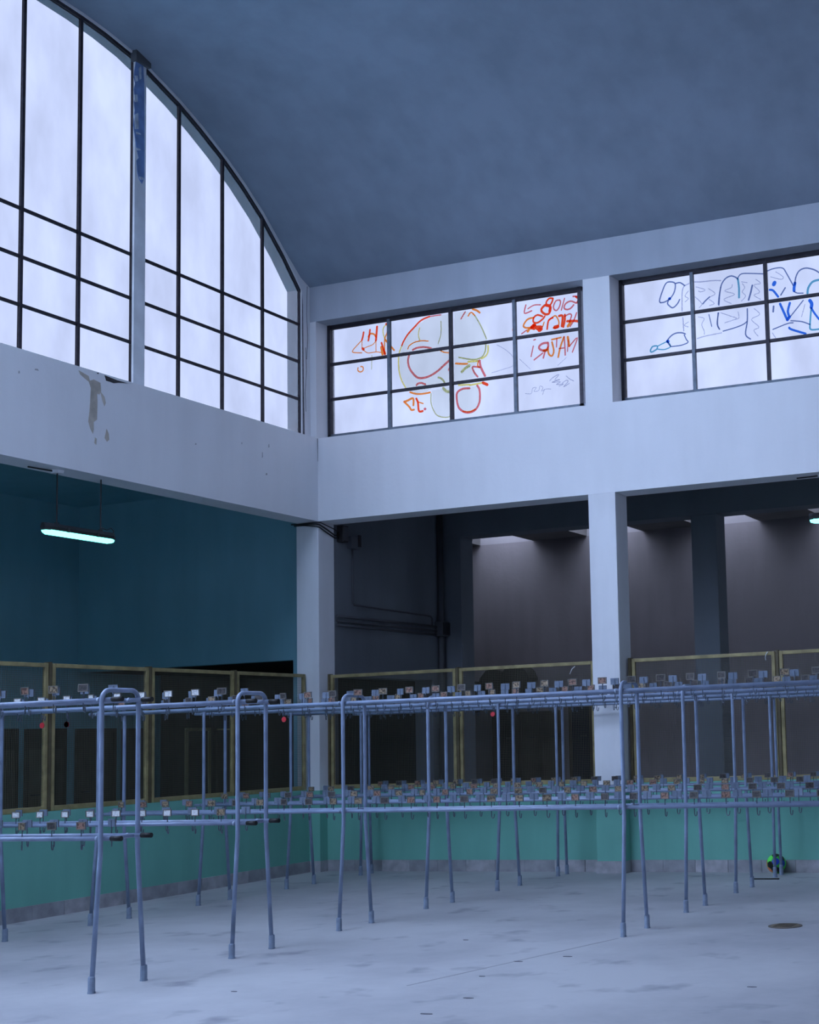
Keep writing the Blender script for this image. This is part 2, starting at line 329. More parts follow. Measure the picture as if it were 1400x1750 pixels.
WASHES = [
(1,'wash',[(1.537,7.032),(1.703,7.037),(1.853,7.035),(1.866,6.601),(1.857,6.116),(1.543,6.099),(1.459,6.053),(1.313,6.052),(1.188,6.122),(1.105,6.252),(1.066,6.424),(1.067,6.555),(1.122,6.715),(1.209,6.844),(1.336,6.948)]),
(1,'wash',[(1.552,6.061),(1.857,6.089),(1.86,5.697),(1.752,5.69),(1.64,5.721),(1.579,5.792),(1.55,5.905)]),
(1,'wash',[(1.893,7.042),(2.059,7.043),(2.196,6.962),(2.258,6.858),(2.309,6.755),(2.359,6.634),(2.346,6.474),(2.27,6.398),(2.216,6.338),(2.152,6.298),(2.213,6.167),(2.0,6.145),(1.877,6.131)]),
(1,'wash',[(1.922,5.992),(1.998,6.031),(2.104,6.037),(2.211,6.053),(2.24,5.917),(2.227,5.805),(2.173,5.745),(2.088,5.721),(2.003,5.745),(1.94,5.809),(1.915,5.907)]),
]
PEEL = [(-3.162, 9.289), (-3.066, 9.339), (-3.042, 9.017), (-3.039, 8.66), (-3.035, 8.242), (-3.033, 7.94), (-3.067, 7.865), (-3.108, 7.902), (-3.136, 7.974), (-3.151, 8.103), (-3.117, 8.148), (-3.152, 8.238), (-3.167, 8.315), (-3.188, 8.411), (-3.203, 8.488), (-3.184, 8.673), (-3.198, 8.76), (-3.185, 8.818), (-3.2, 8.906), (-3.18, 8.977), (-3.201, 9.041), (-3.195, 9.117)]
STAINS = [[(-3.9, 5.427), (-3.832, 5.46), (-3.74, 5.445), (-3.727, 5.359), (-3.75, 5.318), (-3.784, 5.32), (-3.778, 5.241), (-3.781, 5.045), (-3.826, 5.009), (-3.825, 4.93), (-3.836, 4.884), (-3.871, 4.93), (-3.9, 5.003), (-3.885, 5.112), (-3.875, 5.255), (-3.871, 5.363)], [(-3.739, 5.356), (-3.68, 5.307), (-3.662, 5.248), (-3.679, 5.208), (-3.708, 5.256), (-3.726, 5.314)], [(-3.647, 4.973), (-3.617, 4.925), (-3.61, 4.864), (-3.639, 4.836), (-3.674, 4.87)], [(-3.807, 4.854), (-3.784, 4.841), (-3.789, 4.778), (-3.814, 4.791)], [(-4.037, 5.51), (-3.901, 5.48), (-3.877, 5.414), (-3.923, 5.431), (-4.014, 5.471)]]
GRIME = [[(-3.683, 5.539), (-3.577, 5.532), (-3.505, 5.526), (-3.348, 5.529), (-3.299, 5.536), (-3.481, 5.504), (-3.552, 5.483), (-3.6, 5.486), (-3.659, 5.486)], [(-3.787, 5.543), (-3.764, 5.547), (-3.764, 5.534), (-3.785, 5.532)]]

# ------------------------------------------------------------------ mesh helpers
class MB:
    def __init__(s): s.v = []; s.f = []; s.mi = []
    def quad(s, a, b, c, d, m=0):
        n = len(s.v); s.v += [tuple(a), tuple(b), tuple(c), tuple(d)]; s.f.append((n, n+1, n+2, n+3)); s.mi.append(m); return s
    def box(s, x0, x1, y0, y1, z0, z1, m=0):
        n = len(s.v)
        s.v += [(x0,y0,z0),(x1,y0,z0),(x1,y1,z0),(x0,y1,z0),(x0,y0,z1),(x1,y0,z1),(x1,y1,z1),(x0,y1,z1)]
        for q in ((0,3,2,1),(4,5,6,7),(0,1,5,4),(1,2,6,5),(2,3,7,6),(3,0,4,7)):
            s.f.append(tuple(n+i for i in q)); s.mi.append(m)
        return s
    def prism(s, poly, axis, a, b, m=0):
        """polygon extruded from a to b along an axis; poly holds the other two coordinates in xyz order"""
        def P(p, t):
            q = list(p); q.insert(axis, t); return tuple(q)
        n = len(s.v); k = len(poly)
        s.v += [P(p, a) for p in poly] + [P(p, b) for p in poly]
        s.f.append(tuple(range(n, n+k))); s.f.append(tuple(range(n+2*k-1, n+k-1, -1))); s.mi += [m, m]
        for i in range(k):
            j = (i+1) % k; s.f.append((n+j, n+i, n+k+i, n+k+j)); s.mi.append(m)
        return s
    def tube(s, pts, r, seg=8, m=0, cap=True):
        pts = [Vector(p) for p in pts]; k = len(pts); rs = r if isinstance(r, (list, tuple)) else [r]*k
        n0 = len(s.v); up = None
        for i, p in enumerate(pts):
            t = ((pts[min(i+1, k-1)]-p).normalized() + (p-pts[max(i-1, 0)]).normalized())
            t = t.normalized() if t.length > 1e-6 else Vector((0, 0, 1))
            if up is None:
                up = Vector((0, 0, 1)) if abs(t.z) < .9 else Vector((1, 0, 0))
            a = (up - t*up.dot(t)).normalized(); up = a; b = t.cross(a)
            for q in range(seg):
                w_ = 2*math.pi*q/seg; s.v.append(tuple(p + rs[i]*(math.cos(w_)*a + math.sin(w_)*b)))
        for i in range(k-1):
            for q in range(seg):
                q2 = (q+1) % seg; A = n0+i*seg
                s.f.append((A+q, A+q2, A+seg+q2, A+seg+q)); s.mi.append(m)
        if cap:
            s.f.append(tuple(n0+q for q in range(seg-1, -1, -1))); s.mi.append(m)
            e = n0+(k-1)*seg; s.f.append(tuple(e+q for q in range(seg))); s.mi.append(m)
        return s
    def mesh(s, name, mats):
        me = bpy.data.meshes.new(name); me.from_pydata(s.v, [], s.f)
        for x in (mats if isinstance(mats, (list, tuple)) else [mats]): me.materials.append(x)
        for p, i in zip(me.polygons, s.mi): p.material_index = i
        bm = bmesh.new(); bm.from_mesh(me); bmesh.ops.recalc_face_normals(bm, faces=bm.faces); bm.to_mesh(me); bm.free()
        return me
    def build(s, name, mats, parent=None, smooth=False, bevel=0):
        return link(name, s.mesh(name, mats), parent, smooth, bevel)
def link(name, me, parent=None, smooth=False, bevel=0):
    o = bpy.data.objects.new(name, me); COL.objects.link(o)
    if parent: o.parent = parent
    if smooth:
        for p in me.polygons: p.use_smooth = len(p.vertices) == 4
    if bevel:
        b = o.modifiers.new('bevel', 'BEVEL'); b.width = bevel; b.segments = 2; b.limit_method = 'ANGLE'
    return o
def empty(name, loc=(0, 0, 0)):
    o = bpy.data.objects.new(name, None); COL.objects.link(o); o.location = loc; o.empty_display_size = .1
    return o
def tag(o, label, cat, group=None, kind=None):
    o['label'] = label; o['category'] = cat
    if group: o['group'] = group
    if kind: o['kind'] = kind
    return o
def structure(o, label, cat):
    o['kind'] = 'structure'; o['label'] = label; o['category'] = cat
    return o

# ------------------------------------------------------------------ floor and ground
def concrete():
    m = bpy.data.materials.new('concrete_floor'); m.use_nodes = True; nt = m.node_tree; b = nt.nodes['Principled BSDF']
    N = nt.nodes.new; L = nt.links.new; g = N('ShaderNodeNewGeometry')
    n = N('ShaderNodeTexNoise'); n.inputs['Scale'].default_value = .55; n.inputs['Detail'].default_value = 8; n.inputs['Roughness'].default_value = .62; L(g.outputs['Position'], n.inputs['Vector'])
    r = N('ShaderNodeValToRGB'); e = r.color_ramp.elements; e[0].position = .30; e[0].color = (.33, .33, .35, 1); e[1].position = .60; e[1].color = (.48, .48, .49, 1)
    L(n.outputs['Fac'], r.inputs[0])
    n2 = N('ShaderNodeTexNoise'); n2.inputs['Scale'].default_value = 2.3; n2.inputs['Detail'].default_value = 3
    mp = N('ShaderNodeMapping'); mp.inputs['Location'].default_value = (4.1, 2.2, 0); L(g.outputs['Position'], mp.inputs['Vector']); L(mp.outputs[0], n2.inputs['Vector'])
    r2 = N('ShaderNodeValToRGB'); e = r2.color_ramp.elements; e[0].position = .27; e[0].color = (.62, .62, .66, 1); e[1].position = .40; e[1].color = (1, 1, 1, 1)
    L(n2.outputs['Fac'], r2.inputs[0])
    mx = N('ShaderNodeMix'); mx.data_type = 'RGBA'; mx.blend_type = 'MULTIPLY'; mx.inputs['Factor'].default_value = 1
    L(r.outputs[0], mx.inputs['A']); L(r2.outputs[0], mx.inputs['B']); L(mx.outputs['Result'], b.inputs['Base Color'])
    b.inputs['Roughness'].default_value = .62; b.inputs['Specular IOR Level'].default_value = .3
    n3 = N('ShaderNodeTexNoise'); n3.inputs['Scale'].default_value = 25; n3.inputs['Detail'].default_value = 6; L(g.outputs['Position'], n3.inputs['Vector'])
    bp = N('ShaderNodeBump'); bp.inputs['Strength'].default_value = .06; bp.inputs['Distance'].default_value = .02; L(n3.outputs['Fac'], bp.inputs['Height']); L(bp.outputs[0], b.inputs['Normal'])
    MATS['concrete_floor'] = m
    return m
FLOOR = concrete()
fl = structure(MB().box(-6, LEN+3, -WID-5, 8, -.2, 0).build('floor', FLOOR), 'smooth pale grey concrete floor of the hall', 'floor')
structure(MB().box(-150, 150, -150, 150, -.5, -.22).build('floor_outside', mat('outside_ground', (.3, .3, .3), .9)), 'grey ground outside the hall', 'ground')
# expansion joint: a narrow recessed line of dark filler, and a few chips
MB().prism([(5.66, -6.9), (5.675, -6.9), (6.232, -4.75), (6.22, -4.75)], 2, .0, .0015).build('floor_joint', mat('joint_filler', (.34, .34, .36), .8), fl)
for i, (x, y, r) in enumerate([(6.309, -7.22, .035), (6.31, -7.71, .035), (6.22, -5.64, .03), (5.95, -5.9, .03), (7.95, -6.56, .025), (6.0, -6.5, .022), (4.6, -7.3, .02), (5.0, -5.0, .02)]):
    poly = [(x + r*(1+.5*random.random())*math.cos(a*.7854), y + r*.3*(1+.5*random.random())*math.sin(a*.7854)) for a in range(8)]
    MB().prism(poly, 2, 0, .003).build('floor_chip', mat('dark_chip', (.13, .13, .15), .9), fl)

# ------------------------------------------------------------------ vault and upper walls
ARCH = [(-.17, 7.505), (-.50, 7.855), (-.935, 8.245), (-1.30, 8.505), (-1.684, 8.735), (-2.06, 8.925), (-2.432, 9.088), (-2.94, 9.262), (-3.195, 9.335), (-3.55, 9.392), (-3.91, 9.425), (-4.66, 9.452)]
ARCH = ARCH + [(-WID-y, z) for y, z in reversed(ARCH)]
def archz(y):
    for (a, za), (b, zb) in zip(ARCH, ARCH[1:]):
        if b <= y <= a: return za + (zb-za)*(y-a)/(b-a)
    return ARCH[0][1]
V = [(0, 7.58), (-.19, 7.66), (-.50, 7.905), (-.93, 8.278), (-1.295, 8.535), (-1.68, 8.763), (-2.055, 8.952), (-2.43, 9.114), (-2.94, 9.287), (-3.195, 9.36), (-3.55, 9.417), (-3.91, 9.45), (-4.66, 9.477)]
V = V + [(-WID-y, z) for y, z in reversed(V)]
VO = [(y*1.0, z+.22) for y, z in V]
X0, X1 = -.34, LEN+.34
RLX, RLY = (.4, 4.0), (-13.0, -8.6)          # unseen opening added in the vault to brighten the walls and racks
def with_y(prof, ys):
    out = list(prof)
    for y in ys:
        for i in range(len(out)-1):
            (p, zp), (q, zq) = out[i], out[i+1]
            if q < y < p: out.insert(i+1, (y, zp+(zq-zp)*(y-p)/(q-p))); break
    return out
V = with_y(V, RLY); VO = with_y(VO, RLY)
vm = MB(); XS = [X0, RLX[0], RLX[1], X1]; NV = len(V)
for x in XS: vm.v += [(x, y, z) for y, z in V] + [(x, y, z) for y, z in VO]
def rl(i, j): return i == 1 and RLY[0]-.01 <= V[j+1][0] and V[j][0] <= RLY[1]+.01
for i in range(3):
    A, B = i*2*NV, (i+1)*2*NV
    for j in range(NV-1):
        if rl(i, j): continue
        vm.f += [(A+j, A+j+1, B+j+1, B+j), (A+NV+j, B+NV+j, B+NV+j+1, A+NV+j+1)]; vm.mi += [0, 0]
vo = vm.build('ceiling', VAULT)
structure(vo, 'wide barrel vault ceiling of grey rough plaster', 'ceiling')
for p in vo.data.polygons: p.use_smooth = True
structure(MB().box(RLX[0]-.1, RLX[1]+.1, RLY[0]-.1, RLY[0], 9.51, 9.95).box(RLX[0]-.1, RLX[1]+.1, RLY[1], RLY[1]+.1, 9.51, 9.95).box(RLX[0]-.1, RLX[0], RLY[0], RLY[1], 9.51, 9.95).box(RLX[1], RLX[1]+.1, RLY[0], RLY[1], 9.51, 9.95).build('trim_1', WHITE), 'white kerb around the added roof light', 'trim')
rb = MB()
for k in range(1, 4): x = RLX[0]+(RLX[1]-RLX[0])*k/4; rb.box(x-.03, x+.03, RLY[0], RLY[1], 9.8, 9.88)
structure(rb.build('window_added_rooflight', STEEL), 'glazing bars of the added roof light overhead', 'window')
# left wall: deep beam under the arched window, gable strip, corner pier
wl = MB().box(-.34, 0, -WID, 0, BEAM, SILL)
# gable fill between the window head and the vault
for (a, za), (b, zb) in zip(ARCH, ARCH[1:]):
    wl.prism([(a, za), (b, zb), (b, zb+.16), (a, za+.16)], 0, -.34, -.11)
wl.box(-.34, -.11, -.17, .0, SILL, 7.66)
wl.box(-.34, -.11, -WID, -WID+.17, SILL, 7.66)
wlo = structure(wl.build('wall_left', WHITE), 'white plaster beam and gable wall under the arched window', 'wall')
STAINM = mat('water_stain', (.52, .47, .40), .8, noise=(9, .25))
for poly in STAINS: MB().prism(poly, 0, .0, .0025).build('water_stain', STAINM, wlo)
for poly in GRIME: MB().prism(poly, 0, .0, .003).build('mould_patch', mat('black_mould', (.05, .05, .055), .9, noise=(30, .4)), wlo)

# hairline cracks and dirt on the corner pier and under the sills
CRACK = mat('crack_dirt', (.16, .16, .18), .9, noise=(30, .4))
for pts in ([(-.06, 7.58), (-.075, 7.2), (-.055, 6.9), (-.08, 6.6)], [(-.10, 6.75), (-.085, 6.45), (-.115, 6.15), (-.10, 5.9)]):
    poly = pts + [(y+.008, z) for y, z in reversed(pts)]
    MB().prism(poly, 0, -.11, -.108).build('crack', CRACK, wlo)
MB().prism([(-.165, 5.56), (-.125, 5.57), (-.14, 6.3), (-.15, 7.3), (-.168, 7.45)], 0, -.11, -.108).build('mould_patch', CRACK, wlo)
MB().prism([(-.006, 5.25), (-.002, 5.25), (-.002, 5.55), (-.012, 5.55), (-.008, 5.4)], 0, 0, .002).build('crack', CRACK, wlo)
for y, z, dy, dz in [(-1.0, 5.25, .02, .05), (-1.12, 5.1, .015, .08), (-1.05, 4.9, .03, .03), (-2.3, 5.05, .02, .02), (-4.6, 5.38, .05, .02), (-4.8, 5.3, .02, .03), (-1.5, 5.2, .012, .03)]:
    MB().prism([(y, z), (y+dy, z+dz*.2), (y+dy*.8, z+dz), (y+dy*.1, z+dz*.8)], 0, 0, .002).build('scuff', mat('scuff_grey', (.42, .42, .43), .9), wlo)

# right wall: beam, piers between the windows, top strip
COLX = [3.84 + 4.21*k for k in range(4)] + [LEN-.34]
wr = MB().box(-.34, LEN+.34, 0, .36, BEAM, SILL)
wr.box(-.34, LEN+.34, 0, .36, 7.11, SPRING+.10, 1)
wr.prism([(-.34, 0), (-.02, 0), (.01, .36), (-.34, .36)], 2, SILL, 7.11)
for k, x in enumerate(COLX[:-1]):
    wr.prism([(x, 0), (x+.355, 0), (x+.395, .36), (x-.12, .36)], 2, SILL, 7.11)
wr.box(COLX[-1], LEN+.34, 0, .36, SILL, 7.11)
wro = structure(wr.build('wall_right', [WHITE, WHITE_SHADED]), 'white plaster upper wall with window openings and beam', 'wall')

# opposite wall and far end wall of the hall, behind the camera: the same arcade over dim aisles
wb = MB().box(-.34, LEN+.34, -WID-.36, -WID, BEAM, SILL).box(-.34, LEN+.34, -WID-.36, -WID, 7.11, SPRING+.10)
for x in [-.34] + COLX: wb.box(x, x+.34, -WID-.36, -WID, 0, BEAM).box(x, x+.34, -WID-.36, -WID, SILL, 7.11)
DUSK = mat('dark_aisle_paint', (.10, .11, .12), .8)
structure(MB().box(-4.5, LEN+4.5, -WID-4.6, -WID-4.4, 0, ROOF).box(-4.5, LEN+4.5, -WID-4.6, -WID-.2, ROOF, ROOF+.2).build('wall_back_arcade', DUSK), 'dark wall and ceiling of the aisle behind the camera', 'wall')
structure(MB().box(LEN+4.3, LEN+4.5, -WID-4.6, 7.2, 0, ROOF).box(LEN+.2, LEN+4.5, -WID-4.6, 7.2, ROOF, ROOF+.2).build('wall_end_arcade', DUSK), 'dark wall and ceiling of the aisle at the far end', 'wall')
structure(wb.build('wall_back', WHITE), 'white wall with a row of open clerestory windows', 'wall')
we = MB().box(LEN, LEN+.34, -WID, 0, BEAM, SILL).box(LEN, LEN+.34, -6.3, -6, 0, BEAM).box(LEN, LEN+.34, -12.6, -12.3, 0, BEAM)
for (a, za), (b, zb) in zip(ARCH, ARCH[1:]):
    we.prism([(a, za), (b, zb), (b, zb+.16), (a, za+.16)], 0, LEN+.1, LEN+.34)
structure(we.build('wall_end', WHITE), 'white end wall below a wide arched window', 'wall')
we2 = MB()
for k in range(0, 25, 2): we2.box(LEN+.14, LEN+.18, -.17-.7467*k-.02, -.17-.7467*k+.02, SILL, archz(-.17-.7467*k))
w5 = structure(we2.build('window_5', STEEL), 'tall arched window behind the camera', 'window')
g5 = MB().prism([(-.17, SILL)] + ARCH + [(-WID+.17, SILL)], 0, LEN+.155, LEN+.165).build('pane', GLASS, w5)
w8 = MB()
for k in range(0, 24): w8.box(.9*k-.02, .9*k+.02, -WID-.27, -WID-.23, SILL, 7.11)
w8 = structure(w8.build('window_8', STEEL), 'row of clerestory windows behind the camera', 'window')
MB().box(0, LEN, -WID-.255, -WID-.245, SILL, 7.11).build('pane', GLASS, w8)

# ------------------------------------------------------------------ columns (plaster, green below 1.02 m)
def column(x0, x1, y0, y1, z1, label, m=WALLG, skirt=True):
    o = structure(MB().box(x0, x1, y0, y1, 0, z1).build('column', m, bevel=.008), label, 'column')
    if skirt: MB().box(x0-.012, x1+.012, y0-.012, y1+.012, 0, .138).build('skirting', SKIRT2, o)
    return o
column(-.34, 0, 0, .34, BEAM, 'white square column in the corner of the hall')
names = ['white column standing between the two wire fence bays', 'white column past the right edge of the view', 'white column far along the right wall', 'white column near the far end']
for x, lab in zip(COLX[:-1], names): column(x, x+.355, 0, .34, BEAM, lab)
column(-.34, 0, -6.6, -6.26, BEAM, 'white column along the left wall')
column(-.34, 0, -12.7, -12.36, BEAM, 'white column far along the left wall')

# ------------------------------------------------------------------ parapet walls, skirting
pl_ = structure(MB().box(-.28, -.16, -WID, 0, 0, 1.03).build('wall_left_parapet', GREENW), 'low green painted wall under the left fence', 'wall')
pr_ = MB()
xs = [0] + [c for x in COLX[:-1] for c in (x, x+.355)] + [LEN]
for a, b in zip(xs[::2], xs[1::2]): pr_.box(a, b, .16, .28, 0, 1.03)
pr_ = structure(pr_.build('wall_right_parapet', GREENW), 'low green painted wall under the right fence', 'wall')
bl = structure(empty('baseboard_left'), 'stone skirting tiles along the left wall', 'baseboard')
br = structure(empty('baseboard_right'), 'stone skirting tiles along the right wall', 'baseboard')
tm = [MB().box(-.198, .198, -.01, .01, 0, .138).mesh('skirting_tile', m) for m in (SKIRT, SKIRT2)]
for k in range(16):
    t = link('tile', tm[(k*7 % 5) % 2], bl); t.location = (-.15+random.uniform(-.002, .002), -.2-.4*k, 0); t.rotation_euler.z = math.pi/2
for k in range(9):
    t = link('tile', tm[(k*5 % 3) % 2], br); t.location = (.215+.4*k, .15+random.uniform(-.002, .002), 0); 
t = link('tile', tm[1], br); t.location = (3.725, .15, 0); t.scale.x = .53
for k in range(9):
    t = link('tile', tm[(k*5 % 3) % 2], br); t.location = (4.21+.2+.4*k, .15+random.uniform(-.002, .002), 0)

# ------------------------------------------------------------------ windows
w1 = structure(empty('window_1', (-.15, 0, SILL)), 'tall arched steel window with many frosted panes', 'window')
def into(o, parent):
    """parent an object modelled in world coordinates under an empty that is not at the origin"""
    o.parent = parent; o.matrix_parent_inverse = Matrix.Translation(-Vector(parent.location))
    return o
MY = [-.17-.7467*k for k in range(25)]
MY[4] = -3.143
ROWS = [SILL, 6.049, 6.544, 7.039]
for k, y in enumerate(MY):
    into(MB().box(-.165, -.135, y-.018, y+.018, SILL, archz(y)).build('mullion', STEEL), w1)
for z in ROWS[1:]:
    into(MB().box(-.162, -.138, MY[-1], MY[0], z-.016, z+.016).build('transom', STEEL), w1)
hm = MB()
for (a, za), (b, zb) in zip(ARCH, ARCH[1:]): hm.prism([(a, za), (b, zb), (b, zb-.035), (a, za-.035)], 0, -.17, -.13)
into(hm.build('head_frame', STEEL), w1)
into(MB().box(-.17, -.13, MY[-1], MY[0], SILL, SILL+.03).build('sill_frame', STEEL), w1)
for a, b in zip(MY, MY[1:]):
    GL = CLEAR if -12.2 < b < -5.9 else GLASS          # a run of unseen panes made clear to add daylight in the hall
    for r in range(3):
        into(MB().box(-.153, -.147, b+.005, a-.005, ROWS[r]+.005, ROWS[r+1]-.005).build('pane', GL), w1)
    ys = [a-.005] + [y for y, z in ARCH if b+.005 < y < a-.005] + [b+.005]
    poly = [(ys[0], 7.045)] + [(y, archz(y)-.02) for y in ys] + [(ys[-1], 7.045)]
    into(MB().prism(poly, 0, -.153, -.147).build('pane', GL), w1)
# post in front of one mullion with peeling paint
PO = into(MB().box(-.118, -.09, -3.172, -3.005, SILL, 9.36).build('window_post', mat('post_grey_paint', (.82, .86, .90), .5, noise=(3, .2))), w1)
def sub(o, parent, root):
    o.parent = parent
    return o
PEELM = mat('peeled_blue_paint', (.20, .33, .62), .6, noise=(6, .4))
pp = sub(MB().prism(PEEL, 0, -.09, -.084).build('peeling_paint', PEELM), PO, w1); pp['label'] = 'ragged blue patch of peeling paint'
flakes = [(-3.185, 8.45, .05, .20), (-3.19, 8.76, .04, .10), (-3.16, 8.40, .06, .03), (-3.15, 8.22, .05, .03), (-3.10, 7.90, .05, .04), (-3.18, 9.0, .03, .08), (-3.12, 9.05, .02, .16)]
for y, z, dy, dz in flakes:
    sub(MB().prism([(y, z), (y+dy, z+.02), (y+dy*.8, z+dz), (y-.012, z+dz*.8)], 0, -.085, -.072).build('paint_flake', mat('flake_pale', (.62, .72, .85), .6, noise=(9, .5))), PO, w1)
sub(MB().box(-.13, -.05, -3.20, -2.975, 9.24, 9.40).build('post_cap', mat('cap_dark_grey', (.10, .11, .12), .7)), PO, w1)

PAINT = {'red': (1, .09, .03), 'orange': (1, .30, .06), 'yellow': (.85, .74, .22), 'olive': (.55, .56, .26), 'salmon': (.78, .20, .20), 'white': (1, 1, 1), 'grey': (.50, .53, .66),
         'slate': (.16, .22, .40), 'blue': (.04, .18, .70), 'teal': (.14, .42, .55), 'wash': (.87, .89, .83)}
FILM = {k: stain_film('spray_film_'+k, c) for k, c in PAINT.items()}
MILK = mat('pale_spray', (.9, .93, 1.0), .8)
def rwin(name, x0, x1, cols, label, idx, glazed=True):
    y = .25; z0, z1 = 5.60, 7.075
    o = structure(empty(name, (x0, y, z0)), label, 'window')
    p = (x1-x0)/cols; rows = [z0+.04, 6.114, 6.585, z1-.02]
    into(MB().box(x0-.03, x1+.03, y-.03, y+.03, SILL, z0+.04).build('sill_frame', STEELB), o)
    into(MB().box(x0-.03, x1+.03, y-.02, y+.02, z1-.02, 7.11).build('head_frame', STEEL), o)
    for s in (x0, x1): into(MB().box(s-.03, s+.022, y-.03, y+.03, SILL, 7.11).build('jamb_frame', STEEL), o)
    for k in range(1, cols): into(MB().box(x0+k*p-.02, x0+k*p+.02, y-.028, y+.02, z0, z1).build('mullion', STEELB if k in (1, 3) else STEEL), o)
    for z in rows[1:3]: into(MB().box(x0, x1, y-.02, y+.015, z-.017, z+.017).build('transom', STEEL), o)
    for k in range(cols):
        for r in range(3):
            into(MB().box(x0+k*p, x0+(k+1)*p, y+.003, y+.009, rows[r]-.005 if r else z0, rows[r+1]+.005 if r < 2 else z1+.02).build('pane', GLASS), o)
    if idx:
        for col in ('wash', 'white', 'grey', 'slate', 'olive', 'yellow', 'salmon', 'orange', 'red', 'teal', 'blue'):
            mb = MB()
            yy = y+.010+.0012*list(PAINT).index(col)
            for wi, c, poly in WASHES:
                if wi == idx and c == col:
                    n0 = len(mb.v); mb.v += [(px, yy, pz) for px, pz in poly]; mb.f.append(tuple(range(n0, n0+len(poly)))); mb.mi.append(0)
            for wi, c, wd, pts in STROKES:
                if wi != idx or c != col: continue
                ribbon(mb, pts, wd*1.2, yy)
            if mb.v:
                g = into(mb.build('graffiti', FILM[col] if col != 'white' else MILKG), o); g['label'] = col + ' spray paint lettering and outlines on the glass' if col != 'wash' else 'pale washed out figure sprayed across the panes'
    return o
def smooth_path(pts, n=4):
    P_ = [Vector((a, b)) for a, b in pts]
    if len(P_) < 3: return P_
    out = []
    for i in range(len(P_)-1):
        p0, p1, p2, p3 = P_[max(i-1, 0)], P_[i], P_[i+1], P_[min(i+2, len(P_)-1)]
        for k in range(n):
            t = k/n
            out.append(.5*((2*p1) + (p2-p0)*t + (2*p0-5*p1+4*p2-p3)*t*t + (3*p1-p0-3*p2+p3)*t**3))
    out.append(P_[-1])
    return out
def ribbon(mb, pts, wd, y):
    """a brush stroke as one strip of thin quads on the pane"""
    ps = smooth_path(pts); k = len(ps)
    d0 = (ps[1]-ps[0]).normalized()*wd*.35; d1 = (ps[-1]-ps[-2]).normalized()*wd*.35
    ps = [ps[0]-d0] + ps + [ps[-1]+d1]; k = len(ps); n0 = len(mb.v)
    for i, p in enumerate(ps):
        t = (ps[min(i+1, k-1)]-ps[max(i-1, 0)]).normalized(); nrm = Vector((-t.y, t.x))
        wv = wd*.5*(1.0 if 0 < i < k-1 else .45)
        for s in (1, -1): mb.v.append((p.x+s*wv*nrm.x, y, p.y+s*wv*nrm.y))
    for i in range(k-1):
        A = n0+2*i; mb.f.append((A, A+1, A+3, A+2)); mb.mi.append(0)
def milk_film():
    m = bpy.data.materials.new('pale_spray_film'); m.use_nodes = True; nt = m.node_tree; nt.nodes.clear()
    out = nt.nodes.new('ShaderNodeOutputMaterial'); mx = nt.nodes.new('ShaderNodeMixShader'); mx.inputs[0].default_value = .3
    t = nt.nodes.new('ShaderNodeBsdfTransparent'); d = nt.nodes.new('ShaderNodeBsdfTranslucent'); d.inputs[0].default_value = (.95, .97, 1, 1); t.inputs[0].default_value = (1, 1, 1, 1)
    nt.links.new(t.outputs[0], mx.inputs[1]); nt.links.new(d.outputs[0], mx.inputs[2]); nt.links.new(mx.outputs[0], out.inputs[0])
    return m
MILKG = milk_film()
rwin('window_2', .02, 3.69, 4, 'steel window with orange spray graffiti on frosted panes', 1)
rwin('window_3', 4.24, 7.94, 4, 'steel window with blue outline graffiti on frosted panes', 2)
rwin('window_4', 8.45, 12.15, 4, 'steel window further along the right wall', 0)
rwin('window_6', 12.66, 16.36, 4, 'steel window far along the right wall', 0)
rwin('window_7', 16.87, 20.57, 4, 'steel window at the far end of the right wall', 0)

# ------------------------------------------------------------------ rooms behind the openings
# left aisle: side wall with cubicle doors, end wall with a wide low opening, flat ceiling
sw = structure(MB().box(-4.5, -4.3, -WID, 7.2, 0, ROOF).build('wall_side_aisle', AISLE), 'dim teal lit wall at the far side of the left aisle', 'wall')
structure(MB().box(-4.3, -.34, .36, .5, 2.72, ROOF).box(-.65, -.34, .34, .5, 0, 2.72).build('wall_end_aisle', AISLE), 'dim teal lit end wall of the left aisle above a dark opening', 'wall')
structure(MB().box(-4.5, -.34, -WID-.36, .5, ROOF, ROOF+.2).build('ceiling_aisle', AISLE), 'flat ceiling of the left aisle', 'ceiling')
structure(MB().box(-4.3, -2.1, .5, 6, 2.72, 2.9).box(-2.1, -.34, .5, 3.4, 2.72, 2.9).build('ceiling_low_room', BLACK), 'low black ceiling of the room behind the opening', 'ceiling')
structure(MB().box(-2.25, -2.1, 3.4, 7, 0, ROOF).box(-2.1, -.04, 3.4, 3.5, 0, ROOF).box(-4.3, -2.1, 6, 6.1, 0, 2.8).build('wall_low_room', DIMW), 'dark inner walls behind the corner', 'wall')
structure(MB().box(-4.299, -4.29, 2.0, 6, 0, 2.72).box(-2.1, -.301, 3.38, 3.399, 0, 2.72).box(-.32, -.301, .41, 2.73, 2.475, 2.72).box(-4.29, -2.25, 5.9, 6, 0, 2.72).box(-2.26, -2.251, 3.4, 5.9, 0, 2.72).box(-4.29, -.301, .5, 5.9, 0, .004).build('wall_shade_lining_low_room', mat('low_room_shade', (.035, .034, .032), .9)), 'added dark lining, shade for walls and floor of the low room', 'wall')  # near-black lining added: the room's darkness is put into its colour
# conduit wall behind the corner column, with a dark opening behind the fence
structure(MB().box(-.3, 0, .34, 3.4, 2.475, ROOF).box(-.3, 0, 2.73, 3.4, 0, 2.475).box(-.3, 0, .34, .41, 0, 2.475).build('wall_conduit', DIMW), 'grey wall with pipes behind the corner column', 'wall')
